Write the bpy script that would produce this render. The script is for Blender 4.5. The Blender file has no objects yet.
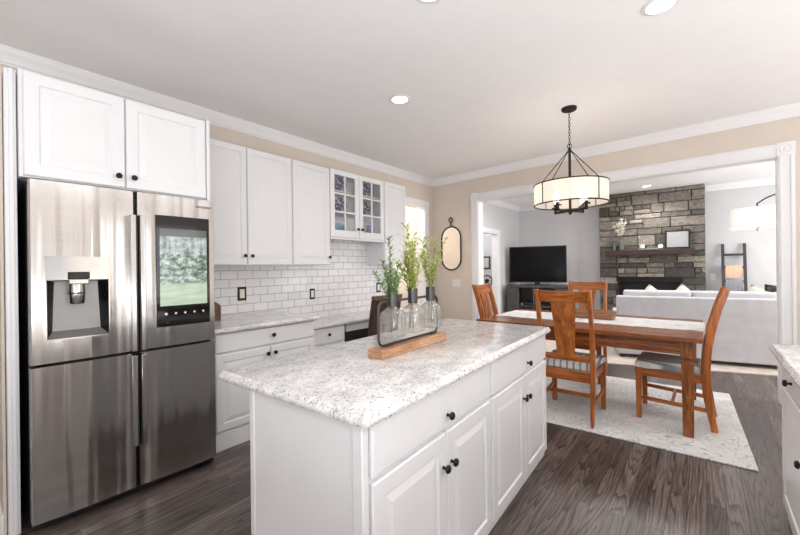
import bpy, bmesh, math, random
from mathutils import Vector, Matrix
random.seed(7)
PI = math.pi
R = math.radians
SC = bpy.context.scene
C = SC.collection

# ------------------------------------------------------------------ camera, world, lights, exposure
def make_camera():
    th, roll = R(40.128), 0.012
    fw = Vector((-math.sin(th), math.cos(th), 0)); rt = Vector((math.cos(th), math.sin(th), 0)); up = Vector((0, 0, 1))
    cx = rt*math.cos(roll) - up*math.sin(roll)
    cy = rt*math.sin(roll) + up*math.cos(roll)
    m = Matrix((cx, cy, -fw)).transposed().to_4x4()
    m.translation = (0, 0, 1.338)
    cam = bpy.data.cameras.new('camera'); o = bpy.data.objects.new('camera', cam); C.objects.link(o)
    o.matrix_world = m
    cam.sensor_width = 36; cam.lens = 372.03/800*36
    cam.shift_x = (400-390.33)/800; cam.shift_y = (267.75-267.5)/800
    cam.clip_start = 0.02
    SC.camera = o
make_camera()
w = bpy.data.worlds.new('world'); SC.world = w; w.use_nodes = True
bg = w.node_tree.nodes['Background']; bg.inputs[0].default_value = (0.96, 0.975, 1.0, 1); bg.inputs[1].default_value = 0.7

CEIL_Z = 2.806
def area(name, loc, rot, sx, sy, power, col=(1, 1, 1)):
    l = bpy.data.lights.new(name, 'AREA'); l.shape = 'RECTANGLE'; l.size = sx; l.size_y = sy; l.energy = power; l.color = col
    o = bpy.data.objects.new(name, l); C.objects.link(o); o.location = loc; o.rotation_euler = rot
    return o
area('window_light_rear', (0.2, -2.6, 1.4), (R(96), 0, 0), 3.0, 2.0, 8, (0.97, 0.985, 1.0))
area('window_light_right', (3.15, 2.6, 1.5), (R(92), 0, R(90)), 1.3, 1.4, 12, (0.97, 0.985, 1.0))
area('window_light_living', (3.4, 6.6, 1.5), (R(106), 0, R(80)), 2.4, 1.8, 105, (0.97, 0.985, 1.0))
area('ceiling_fill_rear', (1.2, -0.9, 0.95), (R(180-10), 0, R(28)), 3.2, 2.2, 120, (0.955, 0.975, 1.0))  # added upward fill behind the camera, lifts the ceiling
area('ceiling_fill_right', (2.7, 2.6, 0.35), (0, R(180+24), 0), 1.1, 3.6, 80, (0.955, 0.975, 1.0))  # added upward fill out of view on the right, evens out the ceiling
area('living_room_fill', (-1.3, 6.5, CEIL_Z-0.03), (0, 0, 0), 3.4, 0.6, 42, (1, 0.98, 0.96))  # added fill hidden above the opening, brightens the living room walls
SC.view_settings.view_transform = 'Standard'
SC.view_settings.look = 'None'
SC.view_settings.gamma = 1
SC.view_settings.use_curve_mapping = False
SC.view_settings.exposure = 0.46

# ------------------------------------------------------------------ material helpers
def nm(name):
    m = bpy.data.materials.new(name); m.use_nodes = True
    nt = m.node_tree
    return m, nt, nt.nodes['Principled BSDF']
def N(nt, typ, **kw):
    n = nt.nodes.new(typ)
    for k, v in kw.items():
        if k in n.inputs: n.inputs[k].default_value = v
        else: setattr(n, k, v)
    return n
def L(nt, a, b): nt.links.new(a, b)
def ramp(nt, fac, stops, interp='LINEAR'):
    r = nt.nodes.new('ShaderNodeValToRGB'); r.color_ramp.interpolation = interp
    e = r.color_ramp.elements
    while len(e) < len(stops): e.new(0.5)
    for i, (p, c) in enumerate(stops):
        e[i].position = p; e[i].color = (c[0], c[1], c[2], 1) if len(c) == 3 else c
    L(nt, fac, r.inputs[0]); return r.outputs[0]
def coords(nt, scale=(1, 1, 1), rot=(0, 0, 0), out='Object'):
    t = nt.nodes.new('ShaderNodeTexCoord'); mp = nt.nodes.new('ShaderNodeMapping')
    mp.inputs['Scale'].default_value = scale; mp.inputs['Rotation'].default_value = rot
    L(nt, t.outputs[out], mp.inputs[0]); return mp.outputs[0]
def noise(nt, vec, scale, detail=4, rough=0.5, dist=0.0):
    n = N(nt, 'ShaderNodeTexNoise', Scale=scale, Detail=detail, Roughness=rough, Distortion=dist); L(nt, vec, n.inputs['Vector']); return n.outputs['Fac']
def mix(nt, fac, a, b, mode='MIX'):
    m = nt.nodes.new('ShaderNodeMix'); m.data_type = 'RGBA'; m.blend_type = mode
    for k, v in ((0, fac), (6, a), (7, b)):
        if hasattr(v, 'links') or hasattr(v, 'is_linked'): L(nt, v, m.inputs[k])
        else: m.inputs[k].default_value = v if k == 0 else (v[0], v[1], v[2], 1)
    return m.outputs[2]
def bump(nt, b, h, strength=0.2, dist=0.01):
    n = N(nt, 'ShaderNodeBump', Strength=strength, Distance=dist); L(nt, h, n.inputs['Height']); L(nt, n.outputs[0], b.inputs['Normal'])
def plain(name, col, rough=0.5, metal=0.0, var=0.04, bmp=0.0, bscale=60, coat=0.0):
    m, nt, b = nm(name)
    v = coords(nt)
    f = noise(nt, v, 7, 3)
    L(nt, ramp(nt, f, [(0.3, [c*(1-var) for c in col]), (0.7, [min(1, c*(1+var)) for c in col])]), b.inputs['Base Color'])
    b.inputs['Roughness'].default_value = rough; b.inputs['Metallic'].default_value = metal
    if coat: b.inputs['Coat Weight'].default_value = coat
    if bmp: bump(nt, b, noise(nt, v, bscale, 3), bmp)
    return m
def wood(name, dark, mid, light, axis='X', rough=0.35, k=1.0):
    m, nt, b = nm(name)
    s = {'X': (1.2, 14, 14), 'Y': (14, 1.2, 14), 'Z': (14, 14, 1.2)}[axis]
    v = coords(nt, tuple(k*q for q in s))
    f = noise(nt, v, 1.6, 5, 0.6, 1.2)
    fine = noise(nt, v, 9, 3, 0.6)
    c = ramp(nt, f, [(0.3, dark), (0.5, mid), (0.68, light)])
    c = mix(nt, 0.3, c, ramp(nt, fine, [(0.35, dark), (0.65, light)]))
    L(nt, c, b.inputs['Base Color']); b.inputs['Roughness'].default_value = rough
    bump(nt, b, fine, 0.08, 0.004)
    return m
M = {}
M['cab'] = plain('white_cabinet_paint', (0.80, 0.80, 0.815), 0.32, var=0.01)
M['trim'] = plain('white_trim_paint', (0.82, 0.82, 0.835), 0.35, var=0.01)
M['ceil'] = plain('ceiling_paint', (0.93, 0.92, 0.925), 0.9, var=0.01)
M['beige'] = plain('beige_wall_paint', (0.69, 0.61, 0.535), 0.8, var=0.02, bmp=0.03)
M['grey'] = plain('grey_wall_paint', (0.60, 0.60, 0.61), 0.8, var=0.02)
M['hall'] = plain('hall_wall_paint', (0.82, 0.765, 0.71), 0.8, var=0.02)
M['black'] = plain('black_metal', (0.018, 0.017, 0.017), 0.35, 0.6)
M['blackp'] = plain('black_plastic', (0.012, 0.012, 0.013), 0.4)
M['bronze'] = plain('bronze_metal', (0.028, 0.022, 0.02), 0.45, 0.6)
M['gunmetal'] = plain('grey_metal', (0.085, 0.08, 0.085), 0.38, 0.8)
M['ink'] = plain('dark_ink', (0.03, 0.03, 0.03), 0.9); M['ink'].node_tree.nodes['Principled BSDF'].inputs['Specular IOR Level'].default_value = 0.0
M['dark_case'] = plain('fridge_case_grey', (0.035, 0.035, 0.037), 0.5)
M['glossblack'] = plain('black_glass', (0.006, 0.006, 0.007), 0.06)
M['screenblack'] = plain('television_glass', (0.003, 0.003, 0.004), 0.12); M['screenblack'].node_tree.nodes['Principled BSDF'].inputs['Specular IOR Level'].default_value = 0.12
M['sofa'] = plain('grey_sofa_fabric', (0.50, 0.50, 0.53), 0.9, var=0.08, bmp=0.25, bscale=180)
M['cream'] = plain('cream_fabric', (0.56, 0.52, 0.46), 0.9, var=0.1, bmp=0.3, bscale=60)
M['peach'] = plain('peach_throw', (0.70, 0.46, 0.33), 0.95, var=0.08, bmp=0.4, bscale=120)
M['greythrow'] = plain('grey_throw', (0.24, 0.25, 0.28), 0.95, var=0.1, bmp=0.4, bscale=120)
M['sage'] = plain('sage_fabric', (0.45, 0.50, 0.42), 0.9)
M['plate_white'] = plain('white_plastic', (0.80, 0.79, 0.77), 0.4)
M['cream_plate'] = plain('cream_plastic', (0.78, 0.70, 0.60), 0.4)
M['charcoal'] = plain('charcoal_wood', (0.035, 0.034, 0.035), 0.5, var=0.2)
M['tv_stand'] = plain('grey_wood', (0.055, 0.055, 0.056), 0.5, var=0.25)
M['carpet'] = plain('beige_carpet', (0.55, 0.48, 0.42), 0.95, var=0.12, bmp=0.5, bscale=150)
M['teal'] = plain('teal_glaze', (0.02, 0.32, 0.50), 0.2, var=0.2)
M['cobalt'] = plain('cobalt_glaze', (0.02, 0.06, 0.42), 0.2, var=0.2)
M['stem'] = plain('stem_green', (0.15, 0.16, 0.06), 0.6)
M['dried'] = plain('dried_white', (0.72, 0.68, 0.62), 0.8)
M['ceramic'] = plain('grey_ceramic', (0.075, 0.075, 0.08), 0.4)
WD = ((0.10, 0.022, 0.005), (0.36, 0.095, 0.014), (0.60, 0.20, 0.034))
for ax in 'XYZ': M['chair'+ax] = wood('chair_wood_'+ax, *WD, ax, 0.3)
TD = ((0.050, 0.011, 0.005), (0.20, 0.055, 0.014), (0.42, 0.15, 0.040))
for ax in 'XYZ': M['table'+ax] = wood('table_wood_'+ax, *TD, ax, 0.22)
M['pine'] = wood('pine_wood', (0.22, 0.085, 0.04), (0.50, 0.255, 0.135), (0.70, 0.44, 0.27), 'X', 0.6)
M['brownwood'] = wood('brown_wood', (0.06, 0.025, 0.012), (0.13, 0.06, 0.03), (0.22, 0.11, 0.06), 'Y', 0.45)
M['mantel'] = wood('mantel_wood', (0.008, 0.003, 0.003), (0.028, 0.010, 0.009), (0.07, 0.026, 0.022), 'X', 0.5)
M['darkwood'] = wood('dark_desk_chair_wood', (0.018, 0.009, 0.006), (0.045, 0.022, 0.014), (0.09, 0.045, 0.028), 'Z', 0.45)
M['tray'] = wood('tray_wood', (0.10, 0.04, 0.018), (0.24, 0.10, 0.045), (0.42, 0.22, 0.11), 'X', 0.5)

def mat_granite():
    m, nt, b = nm('granite')
    v = coords(nt, (1, 1.5, 1.5))
    n1 = noise(nt, v, 62, 7, 0.75, 0.5)
    base = ramp(nt, n1, [(0.31, (0.28, 0.275, 0.28)), (0.40, (0.54, 0.53, 0.53)), (0.46, (0.74, 0.73, 0.725)), (0.60, (0.86, 0.85, 0.845))])
    big = noise(nt, v, 9, 4, 0.6)
    base = mix(nt, 1.0, base, ramp(nt, big, [(0.36, (0.80, 0.80, 0.82)), (0.60, (1.04, 1.03, 1.02))]), 'MULTIPLY')
    n3 = noise(nt, v, 24, 5, 0.6)
    base = mix(nt, ramp(nt, n3, [(0.60, (0, 0, 0)), (0.74, (0.4,)*3)]), base, (0.50, 0.39, 0.32))
    n2 = noise(nt, coords(nt, (0.8, 1.5, 1.5), (0, 0, 0.5)), 105, 3, 0.55, 0.4)
    base = mix(nt, ramp(nt, n2, [(0.345, (1, 1, 1)), (0.385, (0, 0, 0))]), base, (0.03, 0.026, 0.026))
    L(nt, base, b.inputs['Base Color']); b.inputs['Roughness'].default_value = 0.16
    return m
M['granite'] = mat_granite()
def mat_floor():
    m, nt, b = nm('dark_oak_floor')
    v = coords(nt, (1, 1, 1), (0, 0, R(90)))
    br = N(nt, 'ShaderNodeTexBrick', Scale=1.0); br.offset = 0.37; br.offset_frequency = 2
    br.inputs['Color1'].default_value = (0, 0, 0, 1); br.inputs['Color2'].default_value = (1, 1, 1, 1); br.inputs['Mortar'].default_value = (0.5, 0.5, 0.5, 1)
    br.inputs['Mortar Size'].default_value = 0.0014; br.inputs['Brick Width'].default_value = 1.15; br.inputs['Row Height'].default_value = 0.083
    L(nt, v, br.inputs['Vector'])
    tone = ramp(nt, br.outputs['Color'], [(0.0, (0.066, 0.048, 0.041)), (0.5, (0.098, 0.075, 0.066)), (1.0, (0.145, 0.116, 0.104))])
    # grain shifts from plank to plank
    add = N(nt, 'ShaderNodeVectorMath', operation='MULTIPLY_ADD'); L(nt, br.outputs['Color'], add.inputs[0]); add.inputs[1].default_value = (17, 13, 5)
    L(nt, coords(nt, (10, 0.62, 1)), add.inputs[2])
    nz = noise(nt, add.outputs[0], 1.0, 1.6, 0.4, 0.1)
    sc = N(nt, 'ShaderNodeMath', operation='MULTIPLY'); L(nt, nz, sc.inputs[0]); sc.inputs[1].default_value = 17.0
    fr = N(nt, 'ShaderNodeMath', operation='FRACT'); L(nt, sc.outputs[0], fr.inputs[0])
    fine = noise(nt, coords(nt, (110, 4, 1)), 1.5, 4, 0.65)
    g = ramp(nt, fr.outputs[0], [(0.0, (0.12,)*3), (0.20, (0.70,)*3), (0.5, (1.25,)*3), (0.88, (1.3,)*3), (1.0, (0.12,)*3)])
    c = mix(nt, 0.8, tone, g, 'MULTIPLY')
    c = mix(nt, 1.0, c, ramp(nt, fine, [(0.3, (0.42,)*3), (0.65, (1.45,)*3)]), 'MULTIPLY')
    c = mix(nt, br.outputs['Fac'], c, (0.012, 0.009, 0.008))
    L(nt, c, b.inputs['Base Color']); b.inputs['Roughness'].default_value = 0.30
    bump(nt, b, fine, 0.1, 0.003)
    return m
M['floor'] = mat_floor()
def mat_tile():
    m, nt, b = nm('white_subway_tile')
    t = nt.nodes.new('ShaderNodeTexCoord'); sx = nt.nodes.new('ShaderNodeSeparateXYZ'); cb = nt.nodes.new('ShaderNodeCombineXYZ')
    L(nt, t.outputs['Object'], sx.inputs[0]); L(nt, sx.outputs[1], cb.inputs[0]); L(nt, sx.outputs[2], cb.inputs[1])
    br = N(nt, 'ShaderNodeTexBrick', Scale=1.0)
    br.inputs['Color1'].default_value = (0.80, 0.80, 0.82, 1); br.inputs['Color2'].default_value = (0.87, 0.87, 0.89, 1); br.inputs['Mortar'].default_value = (0.46, 0.46, 0.47, 1)
    br.inputs['Mortar Size'].default_value = 0.0035; br.inputs['Brick Width'].default_value = 0.165; br.inputs['Row Height'].default_value = 0.083; br.inputs['Mortar Smooth'].default_value = 0.1
    L(nt, cb.outputs[0], br.inputs['Vector']); L(nt, br.outputs['Color'], b.inputs['Base Color'])
    inv = N(nt, 'ShaderNodeMath', operation='SUBTRACT'); inv.inputs[0].default_value = 1.0; L(nt, br.outputs['Fac'], inv.inputs[1])
    bump(nt, b, inv.outputs[0], 0.3, 0.003); b.inputs['Roughness'].default_value = 0.18
    return m
M['tile'] = mat_tile()
def mat_steel():
    m, nt, b = nm('brushed_stainless_steel')
    b.inputs['Metallic'].default_value = 1.0
    br = noise(nt, coords(nt, (4, 4, 900)), 1.0, 2)
    L(nt, ramp(nt, br, [(0.3, (0.46, 0.45, 0.445)), (0.7, (0.56, 0.55, 0.545))]), b.inputs['Base Color'])
    b.inputs['Roughness'].default_value = 0.22
    b.inputs['Anisotropic'].default_value = 0.75
    tg = N(nt, 'ShaderNodeTangent'); tg.direction_type = 'RADIAL'; tg.axis = 'Z'; L(nt, tg.outputs[0], b.inputs['Tangent'])
    wob = noise(nt, coords(nt, (6.5, 6.5, 0.22)), 1.0, 2, 0.45)
    bump(nt, b, wob, 1.0, 0.055)
    return m
M['steel'] = mat_steel()
M['niche'] = plain('silver_plastic', (0.30, 0.30, 0.30), 0.35, 0.5)
M['chrome'] = plain('polished_steel', (0.6, 0.59, 0.58), 0.14, 1.0)
def mat_rug():
    m, nt, b = nm('grey_patterned_rug')
    v = coords(nt)
    n = noise(nt, v, 4.2, 1.5, 0.35, 1.2)
    s = N(nt, 'ShaderNodeMath', operation='MULTIPLY'); L(nt, n, s.inputs[0]); s.inputs[1].default_value = 14
    fr = N(nt, 'ShaderNodeMath', operation='FRACT'); L(nt, s.outputs[0], fr.inputs[0])
    line = ramp(nt, fr.outputs[0], [(0.0, (1,)*3), (0.14, (0.6,)*3), (0.24, (0,)*3)])
    patch = ramp(nt, noise(nt, v, 9, 4, 0.6), [(0.36, (0.25,)*3), (0.52, (1,)*3)])
    mask = mix(nt, 1.0, line, patch, 'MULTIPLY')
    base = ramp(nt, noise(nt, v, 3, 4, 0.6), [(0.35, (0.60, 0.595, 0.59)), (0.65, (0.76, 0.755, 0.745))])
    c = mix(nt, mask, base, (0.33, 0.33, 0.35))
    L(nt, c, b.inputs['Base Color']); b.inputs['Roughness'].default_value = 0.95
    bump(nt, b, noise(nt, v, 300, 2), 0.3, 0.004)
    return m
M['rug'] = mat_rug()
def mat_stripe(name, dark, light, scale, axis):
    m, nt, b = nm(name)
    wv = N(nt, 'ShaderNodeTexWave', Scale=scale, Distortion=0.3); wv.bands_direction = axis
    v = coords(nt); L(nt, v, wv.inputs['Vector'])
    c = ramp(nt, wv.outputs['Fac'], [(0.12, dark), (0.32, light), (0.9, light)])
    wv2 = N(nt, 'ShaderNodeTexWave', Scale=scale*3.1, Distortion=0.4); wv2.bands_direction = axis; L(nt, v, wv2.inputs['Vector'])
    c = mix(nt, 0.22, c, ramp(nt, wv2.outputs['Fac'], [(0.3, (0.80, 0.79, 0.77)), (0.6, (0.22, 0.24, 0.27))]))
    L(nt, c, b.inputs['Base Color']); b.inputs['Roughness'].default_value = 0.9
    bump(nt, b, noise(nt, v, 400, 2), 0.2, 0.003)
    return m
M['seat'] = mat_stripe('striped_seat_fabric', (0.24, 0.255, 0.265), (0.82, 0.81, 0.79), 6.0, 'X')
def mat_runner():
    m, nt, b = nm('grey_white_runner')
    v = coords(nt, (3, 26, 10))
    f = noise(nt, v, 3.0, 4, 0.65)
    L(nt, ramp(nt, f, [(0.38, (0.36, 0.38, 0.42)), (0.48, (0.72, 0.72, 0.73)), (0.6, (0.82, 0.82, 0.82))]), b.inputs['Base Color'])
    b.inputs['Roughness'].default_value = 0.95
    return m
M['runner'] = mat_runner()
def mat_stone():
    m, nt, b = nm('grey_ledge_stone')
    g = nt.nodes.new('ShaderNodeNewGeometry')
    tone = ramp(nt, g.outputs['Random Per Island'], [(0.0, (0.05, 0.047, 0.044)), (0.35, (0.105, 0.098, 0.09)), (0.7, (0.17, 0.156, 0.138)), (1.0, (0.28, 0.255, 0.222))])
    v = coords(nt, (5, 5, 8))
    f = noise(nt, v, 2.6, 8, 0.8, 1.2)
    c = mix(nt, 1.0, tone, ramp(nt, f, [(0.3, (0.22,)*3), (0.5, (0.95, 0.93, 0.9)), (0.7, (2.0, 1.9, 1.8))]), 'MULTIPLY')
    L(nt, c, b.inputs['Base Color']); b.inputs['Roughness'].default_value = 0.8
    bump(nt, b, f, 0.7, 0.03)
    return m
M['stone'] = mat_stone()
M['grout'] = plain('dark_grout', (0.06, 0.057, 0.054), 0.9, var=0.2)
def mat_leaf(name, a, bb):
    m, nt, b = nm(name)
    g = nt.nodes.new('ShaderNodeNewGeometry')
    L(nt, ramp(nt, g.outputs['Random Per Island'], [(0, a), (1, bb)]), b.inputs['Base Color'])
    b.inputs['Roughness'].default_value = 0.5
    b.inputs['Subsurface Weight'].default_value = 0.0
    return m
M['leaf_green'] = mat_leaf('green_leaf', (0.10, 0.24, 0.06), (0.32, 0.46, 0.16))
M['leaf_yellow'] = mat_leaf('yellow_green_leaf', (0.30, 0.38, 0.05), (0.56, 0.60, 0.18))
def mat_glass(name, tint=0.95, gloss=1.0, cloudy=0.0):
    m, nt, b = nm(name)
    nt.nodes.remove(b)
    out = nt.nodes['Material Output']
    tr = N(nt, 'ShaderNodeBsdfTransparent'); tr.inputs[0].default_value = (tint, tint, tint, 1)
    gl = N(nt, 'ShaderNodeBsdfGlossy', Roughness=0.04)
    lw = N(nt, 'ShaderNodeLayerWeight', Blend=0.35)
    lw0 = N(nt, 'ShaderNodeLayerWeight', Blend=0.5); e_ = 0.35 if cloudy else 0.8
    L(nt, ramp(nt, lw0.outputs['Facing'], [(0.35, (tint,)*3), (1.0, (e_,)*3)]), tr.inputs[0])
    v = coords(nt); f = noise(nt, v, 28, 3, 0.5, 1.0)
    bp = N(nt, 'ShaderNodeBump', Strength=0.35*gloss, Distance=0.01); L(nt, f, bp.inputs['Height'])
    L(nt, bp.outputs[0], gl.inputs['Normal']); L(nt, bp.outputs[0], lw.inputs['Normal'])
    fac = ramp(nt, lw.outputs['Facing'], [(0.0, (0.05+1.6*cloudy,)*3), (0.55, (0.13+3*cloudy,)*3), (1.0, (0.85,)*3)])
    mx = N(nt, 'ShaderNodeMixShader'); L(nt, fac, mx.inputs[0]); L(nt, tr.outputs[0], mx.inputs[1]); L(nt, gl.outputs[0], mx.inputs[2])
    if cloudy:   # faint milky pressed pattern
        df = N(nt, 'ShaderNodeBsdfDiffuse'); df.inputs[0].default_value = (0.80, 0.79, 0.77, 1)
        m2 = N(nt, 'ShaderNodeMixShader'); L(nt, ramp(nt, noise(nt, v, 34, 4, 0.6, 1.5), [(0.42, (0.02,)*3), (0.64, (0.26,)*3)]), m2.inputs[0]); L(nt, mx.outputs[0], m2.inputs[1]); L(nt, df.outputs[0], m2.inputs[2]); mx = m2
    L(nt, mx.outputs[0], out.inputs[0])
    return m
M['bottle'] = mat_glass('clear_bottle_glass', 0.92, 1.0, 0.04)
M['pane'] = mat_glass('clear_window_glass', 0.96, 0.1)
def mat_emit(name, col, s, base=None):
    m, nt, b = nm(name)
    b.inputs['Base Color'].default_value = (*(base or col), 1); b.inputs['Emission Color'].default_value = (*col, 1); b.inputs['Emission Strength'].default_value = s
    b.inputs['Roughness'].default_value = 0.7
    return m
M['lens'] = mat_emit('downlight_lens', (1.0, 0.97, 0.93), 6.0)
M['lampshade'] = mat_emit('white_lamp_shade', (1.0, 0.96, 0.92), 0.08, (0.66, 0.65, 0.64))
M['bulb'] = mat_emit('warm_bulb', (1.0, 0.88, 0.72), 3.0)
def mat_organza():
    m, nt, b = nm('organza_shade')
    nt.nodes.remove(b); out = nt.nodes['Material Output']
    tr = N(nt, 'ShaderNodeBsdfTransparent'); tr.inputs[0].default_value = (0.97, 0.94, 0.91, 1)
    df = N(nt, 'ShaderNodeBsdfTranslucent'); df.inputs[0].default_value = (0.92, 0.85, 0.78, 1)
    d2 = N(nt, 'ShaderNodeBsdfDiffuse'); d2.inputs[0].default_value = (0.88, 0.82, 0.76, 1)
    m1 = N(nt, 'ShaderNodeMixShader'); m1.inputs[0].default_value = 0.45; L(nt, df.outputs[0], m1.inputs[1]); L(nt, d2.outputs[0], m1.inputs[2])
    m2 = N(nt, 'ShaderNodeMixShader'); m2.inputs[0].default_value = 0.66; L(nt, tr.outputs[0], m2.inputs[1]); L(nt, m1.outputs[0], m2.inputs[2])
    L(nt, m2.outputs[0], out.inputs[0]); return m
M['organza'] = mat_organza()
def mat_reflection():
    # glowing picture painted for the garden's reflection in the door glass: sky haze, bushes, lawn
    m, nt, b = nm('garden_reflection')
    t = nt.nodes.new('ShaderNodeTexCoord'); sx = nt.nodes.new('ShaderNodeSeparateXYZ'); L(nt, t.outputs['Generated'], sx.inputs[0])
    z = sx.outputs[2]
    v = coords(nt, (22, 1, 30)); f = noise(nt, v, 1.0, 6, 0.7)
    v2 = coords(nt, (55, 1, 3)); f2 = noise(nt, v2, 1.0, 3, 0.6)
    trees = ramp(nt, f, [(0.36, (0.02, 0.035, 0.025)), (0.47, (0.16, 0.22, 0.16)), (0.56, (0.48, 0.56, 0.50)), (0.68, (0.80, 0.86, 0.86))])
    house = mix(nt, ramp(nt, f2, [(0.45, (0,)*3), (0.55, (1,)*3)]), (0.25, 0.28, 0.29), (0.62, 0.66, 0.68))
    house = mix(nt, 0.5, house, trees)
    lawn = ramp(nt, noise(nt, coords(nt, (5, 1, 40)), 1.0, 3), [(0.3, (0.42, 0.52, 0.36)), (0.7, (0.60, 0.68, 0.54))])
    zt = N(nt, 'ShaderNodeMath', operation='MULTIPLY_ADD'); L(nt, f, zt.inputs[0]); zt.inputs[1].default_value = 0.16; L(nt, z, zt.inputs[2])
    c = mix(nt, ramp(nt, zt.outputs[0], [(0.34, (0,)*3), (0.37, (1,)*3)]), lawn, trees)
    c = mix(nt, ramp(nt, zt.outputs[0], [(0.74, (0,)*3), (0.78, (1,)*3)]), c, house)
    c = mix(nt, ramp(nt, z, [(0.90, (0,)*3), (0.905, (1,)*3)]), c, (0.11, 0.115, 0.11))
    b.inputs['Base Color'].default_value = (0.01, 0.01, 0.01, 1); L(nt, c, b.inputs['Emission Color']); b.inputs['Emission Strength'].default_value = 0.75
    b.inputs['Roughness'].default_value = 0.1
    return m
M['painted_reflection'] = mat_reflection()
def mat_plate():
    m, nt, b = nm('blue_white_china')
    v = coords(nt); f = noise(nt, v, 26, 4, 0.6, 1.0)
    L(nt, ramp(nt, f, [(0.44, (0.02, 0.035, 0.16)), (0.52, (0.10, 0.14, 0.34)), (0.57, (0.72, 0.75, 0.82))]), b.inputs['Base Color']); b.inputs['Roughness'].default_value = 0.15
    return m
M['china'] = mat_plate()
M['mirror'] = plain('mirror_glass', (0.92, 0.91, 0.90), 0.02, 1.0, var=0.0)
M['paper'] = plain('white_paper', (0.30, 0.30, 0.31), 0.6)

# ------------------------------------------------------------------ mesh helpers
class MB:
    def __init__(s): s.bm = bmesh.new()
    def face(s, pts):
        return s.bm.faces.new([s.bm.verts.new(p) for p in pts])
    def box(s, x0, x1, y0, y1, z0, z1, mat=None):
        vs = [s.bm.verts.new(Vector(p) if mat is None else mat @ Vector(p)) for p in
              [(x0, y0, z0), (x1, y0, z0), (x1, y1, z0), (x0, y1, z0), (x0, y0, z1), (x1, y0, z1), (x1, y1, z1), (x0, y1, z1)]]
        for f in [(0, 3, 2, 1), (4, 5, 6, 7), (0, 1, 5, 4), (1, 2, 6, 5), (2, 3, 7, 6), (3, 0, 4, 7)]: s.bm.faces.new([vs[i] for i in f])
        return s
    def loft(s, rings, cap=True, closed=False):
        rr = [[s.bm.verts.new(p) for p in r] for r in rings]
        n = len(rr[0]); pairs = list(zip(rr, rr[1:])) + ([(rr[-1], rr[0])] if closed else [])
        for a, b in pairs:
            for i in range(n): s.bm.faces.new([a[i], a[(i+1) % n], b[(i+1) % n], b[i]])
        if cap and not closed: s.bm.faces.new(rr[0][::-1]); s.bm.faces.new(rr[-1])
        return s
    def tube(s, path, r, seg=8, closed=False):
        P = [Vector(p) for p in path]; rings = []; n = len(P); prev = None
        for i, p in enumerate(P):
            if closed: t = (P[(i+1) % n]-P[i-1]).normalized()
            else: t = (P[min(i+1, n-1)]-P[max(i-1, 0)]).normalized()
            if prev is None:
                a = Vector((0, 0, 1)) if abs(t.z) < 0.9 else Vector((1, 0, 0)); u = t.cross(a).normalized()
            else: u = (prev - t*prev.dot(t)).normalized()
            prev = u; v = t.cross(u); rad = r[i] if isinstance(r, (list, tuple)) else r
            rings.append([p+u*math.cos(2*PI*k/seg)*rad+v*math.sin(2*PI*k/seg)*rad for k in range(seg)])
        return s.loft(rings, True, closed)
    def cyl(s, p0, p1, r, seg=16, r1=None): return s.tube([p0, p1], [r, r if r1 is None else r1], seg)
    def lathe(s, prof, seg=24, c=(0, 0, 0), mat=None):
        rings = []
        for (r, z) in prof:
            q = [Vector((c[0]+r*math.cos(2*PI*k/seg), c[1]+r*math.sin(2*PI*k/seg), c[2]+z)) for k in range(seg)]
            rings.append(q if mat is None else [mat @ p for p in q])
        return s.loft(rings, True)
    def sweep(s, prof, p0, p1, out):   # profile (out, up) swept from p0 to p1
        p0, p1, out = Vector(p0), Vector(p1), Vector(out); up = Vector((0, 0, 1))
        return s.loft([[p+out*a+up*b for a, b in prof] for p in (p0, p1)])
    def raised(s, x0, x1, z0, z1, yf, t=0.02, fr=0.055, lift=0.006):
        def ring(i, y): return [Vector((x0+i, y, z0+i)), Vector((x1-i, y, z0+i)), Vector((x1-i, y, z1-i)), Vector((x0+i, y, z1-i))]
        return s.loft([ring(0, yf+t), ring(0, yf+0.005), ring(0.005, yf), ring(fr, yf), ring(fr+0.005, yf+lift), ring(fr+0.012, yf+lift),
                       ring(fr+0.042, yf+0.001)])
    def slab(s, x0, x1, z0, z1, yf, t=0.02):
        def ring(i, y): return [Vector((x0+i, y, z0+i)), Vector((x1-i, y, z0+i)), Vector((x1-i, y, z1-i)), Vector((x0+i, y, z1-i))]
        return s.loft([ring(0, yf+t), ring(0, yf+0.006), ring(0.003, yf+0.002), ring(0.008, yf)])
    def build(s, name, mat, parent=None, bevel=0.0, smooth=False, seg=2, subsurf=0):
        bmesh.ops.recalc_face_normals(s.bm, faces=s.bm.faces[:])
        me = bpy.data.meshes.new(name); s.bm.to_mesh(me); s.bm.free()
        me.materials.append(mat)
        o = bpy.data.objects.new(name, me); C.objects.link(o)
        if parent is not None: o.parent = parent
        if bevel:
            b = o.modifiers.new('bevel', 'BEVEL'); b.width = bevel; b.segments = seg; b.limit_method = 'ANGLE'; b.angle_limit = R(35)
        if subsurf:
            d = o.modifiers.new('subd', 'SUBSURF'); d.levels = subsurf; d.render_levels = subsurf
        if smooth or bevel:
            for p in me.polygons: p.use_smooth = True
            me.set_sharp_from_angle(angle=R(38) if not subsurf else PI)
        return o
def tag(o, label, cat, group=None):
    o['label'] = label; o['category'] = cat
    if group: o['group'] = group
    return o
def thing(name, loc, rz, label, cat, group=None):
    o = bpy.data.objects.new(name, None); C.objects.link(o); o.empty_display_size = 0.1
    o.location = loc; o.rotation_euler = (0, 0, rz)
    return tag(o, label, cat, group)
def struct(o): o['kind'] = 'structure'; return o
def box(name, mat, parent, a, bevel=0.0): return MB().box(*a).build(name, mat, parent, bevel)
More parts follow.
